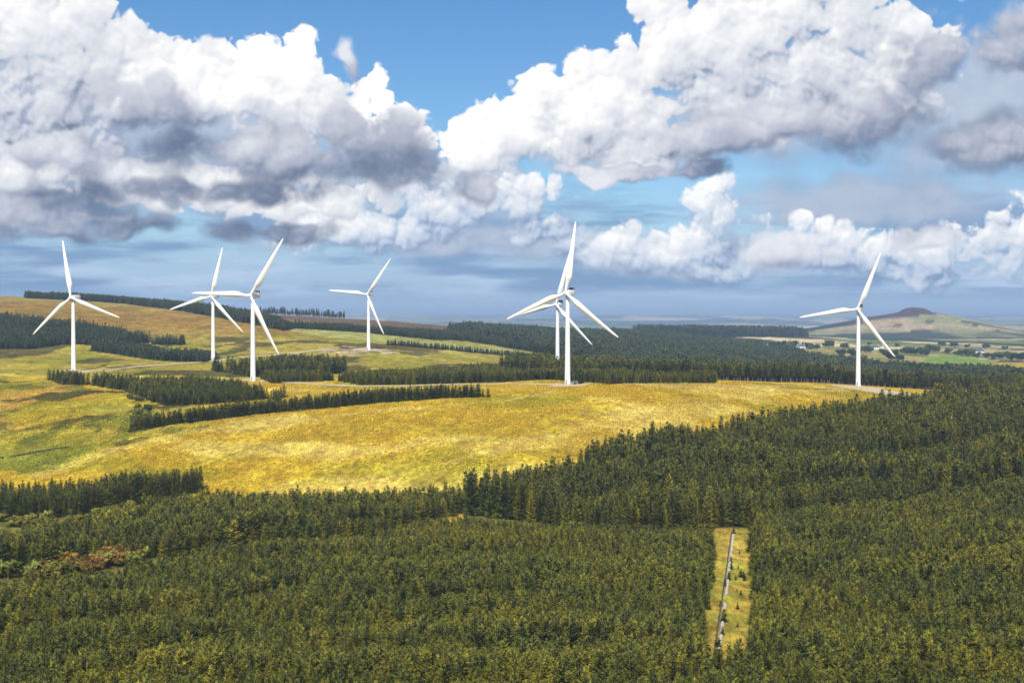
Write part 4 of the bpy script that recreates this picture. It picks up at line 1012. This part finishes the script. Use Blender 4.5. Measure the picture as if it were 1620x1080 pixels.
# ------------------------------------------------------------------ the ride: fence, tumbled wall, saplings
a, c = hit(1157, 846), hit(1131, 1028)
Lf = np.hypot(*(c - a)); nd = (c - a) / Lf
e = empty('wire_fence', (a[0], a[1], float(G(*a)))); tag(e, 'dark post and wire fence running down the grassy ride', 'fence')
mp = MB().tube((0, 0, -.4), (0, 0, 1.5), .17, .15, 6); ME_POST = mesh_from('post', mp.V, mp.F, M_WOOD)
npost = int(Lf / 2.6); zs = []
for i in range(npost + 1):
    q = a + nd * (i * Lf / npost); zq = float(G(*q)); zs.append((q, zq))
    o = mobj('post', ME_POST, e); o.location = (q[0] - a[0], q[1] - a[1], zq - float(G(*a))); o.rotation_euler = (random.gauss(0, .05), random.gauss(0, .05), random.random() * 3)
for hgt in (.35, .7, 1.0, 1.3):
    m = MB()
    for (q0, z0), (q1, z1) in zip(zs[:-1], zs[1:]):
        m.tube((q0[0] - a[0], q0[1] - a[1], z0 + hgt - zs[0][1]), (q1[0] - a[0], q1[1] - a[1], z1 + hgt - zs[0][1]), .07, .07, 4)
    m.build('wire', M_DARK, e)
def dry_wall(name, pts, label, h=.8, step=.55, gap=.12, seed=0, mat=M_STONE):
    L = np.array([hit(*q) for q in pts]); r = np.random.default_rng(seed)
    seg = np.concatenate([[0], np.cumsum(np.hypot(*np.diff(L, axis=0).T))]); o0 = np.array([L[0][0], L[0][1], float(G(*L[0]))]); m = MB()
    for t in np.arange(0, seg[-1], step):
        if VNoise(seed + 5)(np.array([t / 7]), np.array([.5]))[0] < gap * 2.5: continue
        x_ = np.interp(t, seg, L[:, 0]); y_ = np.interp(t, seg, L[:, 1])
        for k in range(2):
            s_ = r.uniform(.35, .75); xx, yy = x_ + r.normal(0, .12), y_ + r.normal(0, .12)
            m.box((xx - o0[0], yy - o0[1], float(G(xx, yy)) - o0[2] + h * (.25 + .45 * k) * r.uniform(.8, 1.15)), (s_, s_ * r.uniform(.6, .9), h * .5), .07)
    o = m.build(name, mat, None, loc=o0); tag(o, label, 'wall'); return o
dry_wall('tumbled_stone_wall', [(1160, 846), (1152, 910), (1146, 960), (1138, 1026)], 'pale tumbled drystone wall running down the middle of the grassy ride', .45, .6, .17, 3)
dry_wall('drystone_wall', [(-60, 731), (0, 726), (40, 719), (85, 711), (110, 708)], 'low dark drystone wall crossing the green slope of the valley', .9, .8, .05, 9, M_DARK)
for k, (u, v, h) in enumerate([(1161, 843, 2.6), (1170, 876, 1.4), (1156, 889, 2.2), (1157, 900, 2.6), (1168, 899, 1.3), (1153, 917, 3.0), (1147, 927, 2.2), (1164, 917, 1.8), (1172, 912, 2.6), (1177, 914, 2.4), (1166, 935, 1.0), (1172, 941, 1.6), (1140, 959, 1.8), (1167, 963, 2.0), (1145, 983, 3.6), (1167, 991, 1.2), (1143, 1004, 2.4), (1178, 918, 2.2)]):
    p = at_px(u, v); spruce_at(p[0], p[1], h, 'small self sown spruce sapling standing in the golden grass of the ride', 'saplings on the grassy ride', 1.5, 'spruce_sapling', -.4, k % 6)

# ------------------------------------------------------------------ scrub and broadleaved trees
def leafy(seed, n=420, sq=(1, 1, .8), size=.13, lobes=7):
    r = np.random.default_rng(seed); V, Fc, T = [], [], []
    cs = [(np.array([0, 0, .5]), .42)] + [(np.array([.34 * math.cos(a), .34 * math.sin(a), r.uniform(.3, .72)]), r.uniform(.2, .33)) for a in r.random(lobes) * 6.28]
    for i in range(n):
        c, rd = cs[r.integers(0, len(cs))]; dv = r.normal(0, 1, 3); dv /= np.linalg.norm(dv)
        f = r.random() ** .35; q = c + dv * rd * f * np.array(sq); q[2] = max(q[2], .04)
        a = r.normal(0, 1, 3); a -= dv * a.dot(dv) * .6; a /= np.linalg.norm(a); b_ = np.cross(dv + r.normal(0, .4, 3), a); b_ /= np.linalg.norm(b_) + 1e-9
        s_ = size * r.uniform(.5, 1.2); k = len(V)
        V += [q - a * s_, q + b_ * s_ * .55, q + a * s_, q - b_ * s_ * .55]; T += [np.clip(.25 + .6 * f * (q[2] + .2) + r.normal(0, .15), 0, 1)] * 4; Fc.append((k, k + 1, k + 2, k + 3))
    return V, Fc, T
def stems(seed, h=.45):
    r = np.random.default_rng(seed); m = MB()
    for i in range(4):
        a = r.random() * 6.28; m.tube((.03 * math.cos(a), .03 * math.sin(a), -.08), (.2 * math.cos(a), .2 * math.sin(a), h + r.random() * .2), .03, .012, 5)
    return m
LEAF = [leafy(500 + i) for i in range(4)]
STEM = [stems(520 + i) for i in range(4)]
def bush_set(mat): return [(make_mesh('foliage', *l, [0] * len(l[1]), [mat]), mesh_from('stem', s_.V, s_.F, M_BARK)) for l, s_ in zip(LEAF, STEM)]
BG, BO, BT = bush_set(M_BUSH_G), bush_set(M_BUSH_O), bush_set(M_BROAD)
def bush(x, y, w, h, ms, label, group, name='scrub_bush', cat='bush', parts=('foliage', 'stem'), tone=0.0):
    k = random.randrange(4); e = empty(name, (x, y, float(G(x, y))), random.random() * 6.28); e.scale = (w, w, h); tag(e, label, cat, group)
    for nm, me in zip(parts, ms[k]):
        o = mobj(nm, me, e); o['tone'] = tone
r = np.random.default_rng(61)
for k in range(34):                                   # the gully: russet and green scrub
    t = r.random(); u = 232 * t - 6; v = 906 - 16 * t + r.normal(0, 4.5) + 6 * math.sin(u / 40)
    p = hit(u, v + 4); russet = (u > 55) and r.random() < .82; w = r.uniform(4.5, 7.0)
    if russet: bush(p[0], p[1], w, w * r.uniform(.75, 1.0), BO, 'russet brown bush in the scrubby gully through the spruce plantations', 'russet bushes in the gully', tone=-.1)
    else: bush(p[0], p[1], w, w * r.uniform(.8, 1.05), BG, 'yellow green bush in the scrubby gully through the spruce plantations', 'green bushes in the gully', tone=.2)
for k in range(24):                                   # bushes along the foot of the dark block
    t = r.random(); u = 150 * t - 8 if k < 18 else 150 + 70 * t; v = 822 + 3 * math.sin(u / 25) + r.normal(0, 3) - (0 if u < 130 else (u - 130) * .32); p = hit(u, v + 6); w = r.uniform(3.6, 5.8)
    bush(p[0], p[1], w, w * r.uniform(.7, 1.0), BG, 'bright yellow green bush along the foot of the dark spruce block', 'bushes below the dark block', tone=.35)
for k in range(16):                                   # scrub at the end of the shelter belt
    u = r.uniform(196, 240); v = r.uniform(648, 672); p = hit(u, v); w = r.uniform(2.2, 4.5)
    bush(p[0], p[1], w, w * r.uniform(.9, 1.5), BG if k % 3 else BT, 'thin scrub bush at the end of the long spruce shelter belt', 'scrub at the shelter belt end', tone=-.1)
for k in range(5):
    p = hit(205 + 5 * k, 631 + k); bush(p[0], p[1], 4, 3.6, BG, 'light green bush at the corner of the four sided spruce block', 'bushes at the spruce block corner', tone=.3)
FARB = [(1190, 548), (1196, 549), (1222, 549), (1238, 551), (1246, 552), (1256, 551), (1276, 552), (1284, 553), (1292, 553), (1305, 549), (1312, 550), (1336, 552), (1362, 557), (1370, 558), (1376, 557), (1395, 559), (1432, 560), (1440, 561), (1448, 562), (1456, 561), (1462, 563), (1470, 556), (1480, 557), (1500, 559), (1514, 562), (1522, 563), (1532, 564), (1545, 566), (1560, 566), (1572, 568), (1585, 568), (1600, 570), (1612, 571), (1410, 570), (1420, 571), (1352, 566), (1330, 563), (1490, 548), (1510, 549), (1530, 550), (1560, 552), (1590, 553), (1375, 547), (1420, 549)]
for k, (u, v) in enumerate(FARB):
    p = hit(u, v); w = r.uniform(13, 24); bush(p[0], p[1], w, w * r.uniform(.7, .95), BT, 'far rounded dark broadleaved tree in the valley fields below the conical hill', 'field trees in the valley', 'broadleaf_tree', 'tree', ('crown', 'trunk'), tone=-.3)
# ------------------------------------------------------------------ farmhouses in the valley
def house(u, v, L, W, H, rz, label, chim=2):
    p = at_px(u, v); e = empty('farmhouse', p, rz); tag(e, label, 'house', 'farmhouses in the valley')
    wl = MB().box((0, 0, H / 2 - .5), (L, W, H + 1)).loft([[(-L / 2, -W / 2, H), (-L / 2, W / 2, H), (-L / 2, 0, H + W * .42)], [(L / 2, -W / 2, H), (L / 2, W / 2, H), (L / 2, 0, H + W * .42)]]).build('wall', M_HARL, e)
    t = .35; rf = MB()
    for s_ in (-1, 1):
        rf.loft([[(-L / 2 - .3, s_ * (W / 2 + .5), H - .35), (-L / 2 - .3, 0, H + W * .42 + .05), (-L / 2 - .3, 0, H + W * .42 + t), (-L / 2 - .3, s_ * (W / 2 + .5), H - .35 + t)], [(L / 2 + .3, s_ * (W / 2 + .5), H - .35), (L / 2 + .3, 0, H + W * .42 + .05), (L / 2 + .3, 0, H + W * .42 + t), (L / 2 + .3, s_ * (W / 2 + .5), H - .35 + t)]])
    ro = rf.build('roof', M_SLATE, e)
    for k in range(chim): MB().box(((-1, 1)[k] * (L / 2 - .8), 0, H + W * .42 + .8), (1.0, 1.3, 2.2)).build('chimney', M_HARL, ro)
    for sx_ in (-.3, 0, .3):
        w_ = MB().box((sx_ * L, -W / 2 - .03, H * .5), (1.2, .1, 1.5)).build('window' if sx_ else 'door', M_GLASS if sx_ else M_DARK, e)
for u, v, L, W, H, rz, lab in [(1267, 552, 17, 9, 6, .3, 'white farmhouse with dark roof among trees at the edge of the valley forest'), (1210, 551, 13, 8, 4, -.2, 'low white cottage beside the pale field by the valley forest'), (1384, 553, 16, 9, 5.5, .1, 'white house in the hamlet below the conical hill slope'), (1397, 553.5, 12, 8, 5, 1.2, 'small white cottage beside the hamlet house below the conical hill'), (1547, 560, 22, 11, 6, -.1, 'long white farm building in the valley fields near dark trees')]:
    house(u, v, L, W, H, rz, lab)

# ------------------------------------------------------------------ the air
def haze():
    lo, hi = -40.0, 185.0
    for o in bpy.data.objects:
        if o.name == 'ground':
            co = np.empty(len(o.data.vertices) * 3, np.float32); o.data.vertices.foreach_get('co', co); z = co[2::3]; lo = min(lo, float(z.min()) - 1); hi = max(hi, float(z.max()) + 4)
    m = bpy.data.materials.new('haze_air'); m.use_nodes = True; n = m.node_tree; n.nodes.clear()
    out = n.nodes.new('ShaderNodeOutputMaterial'); v = n.nodes.new('ShaderNodeVolumePrincipled'); n.links.new(v.outputs[0], out.inputs['Volume'])
    v.inputs['Color'].default_value = (.52, .72, .99, 1); v.inputs['Density'].default_value = HAZE; v.inputs['Anisotropy'].default_value = 0.0
    o = MB().box((0, 0, (lo + hi) / 2), (86000, 86000, hi - lo)).build('haze', m); tag(o, 'pale blue haze lying over the valley and far plain', 'haze', kind='stuff')
    print('haze', lo, hi)
HAZE = 7.2e-5
haze()
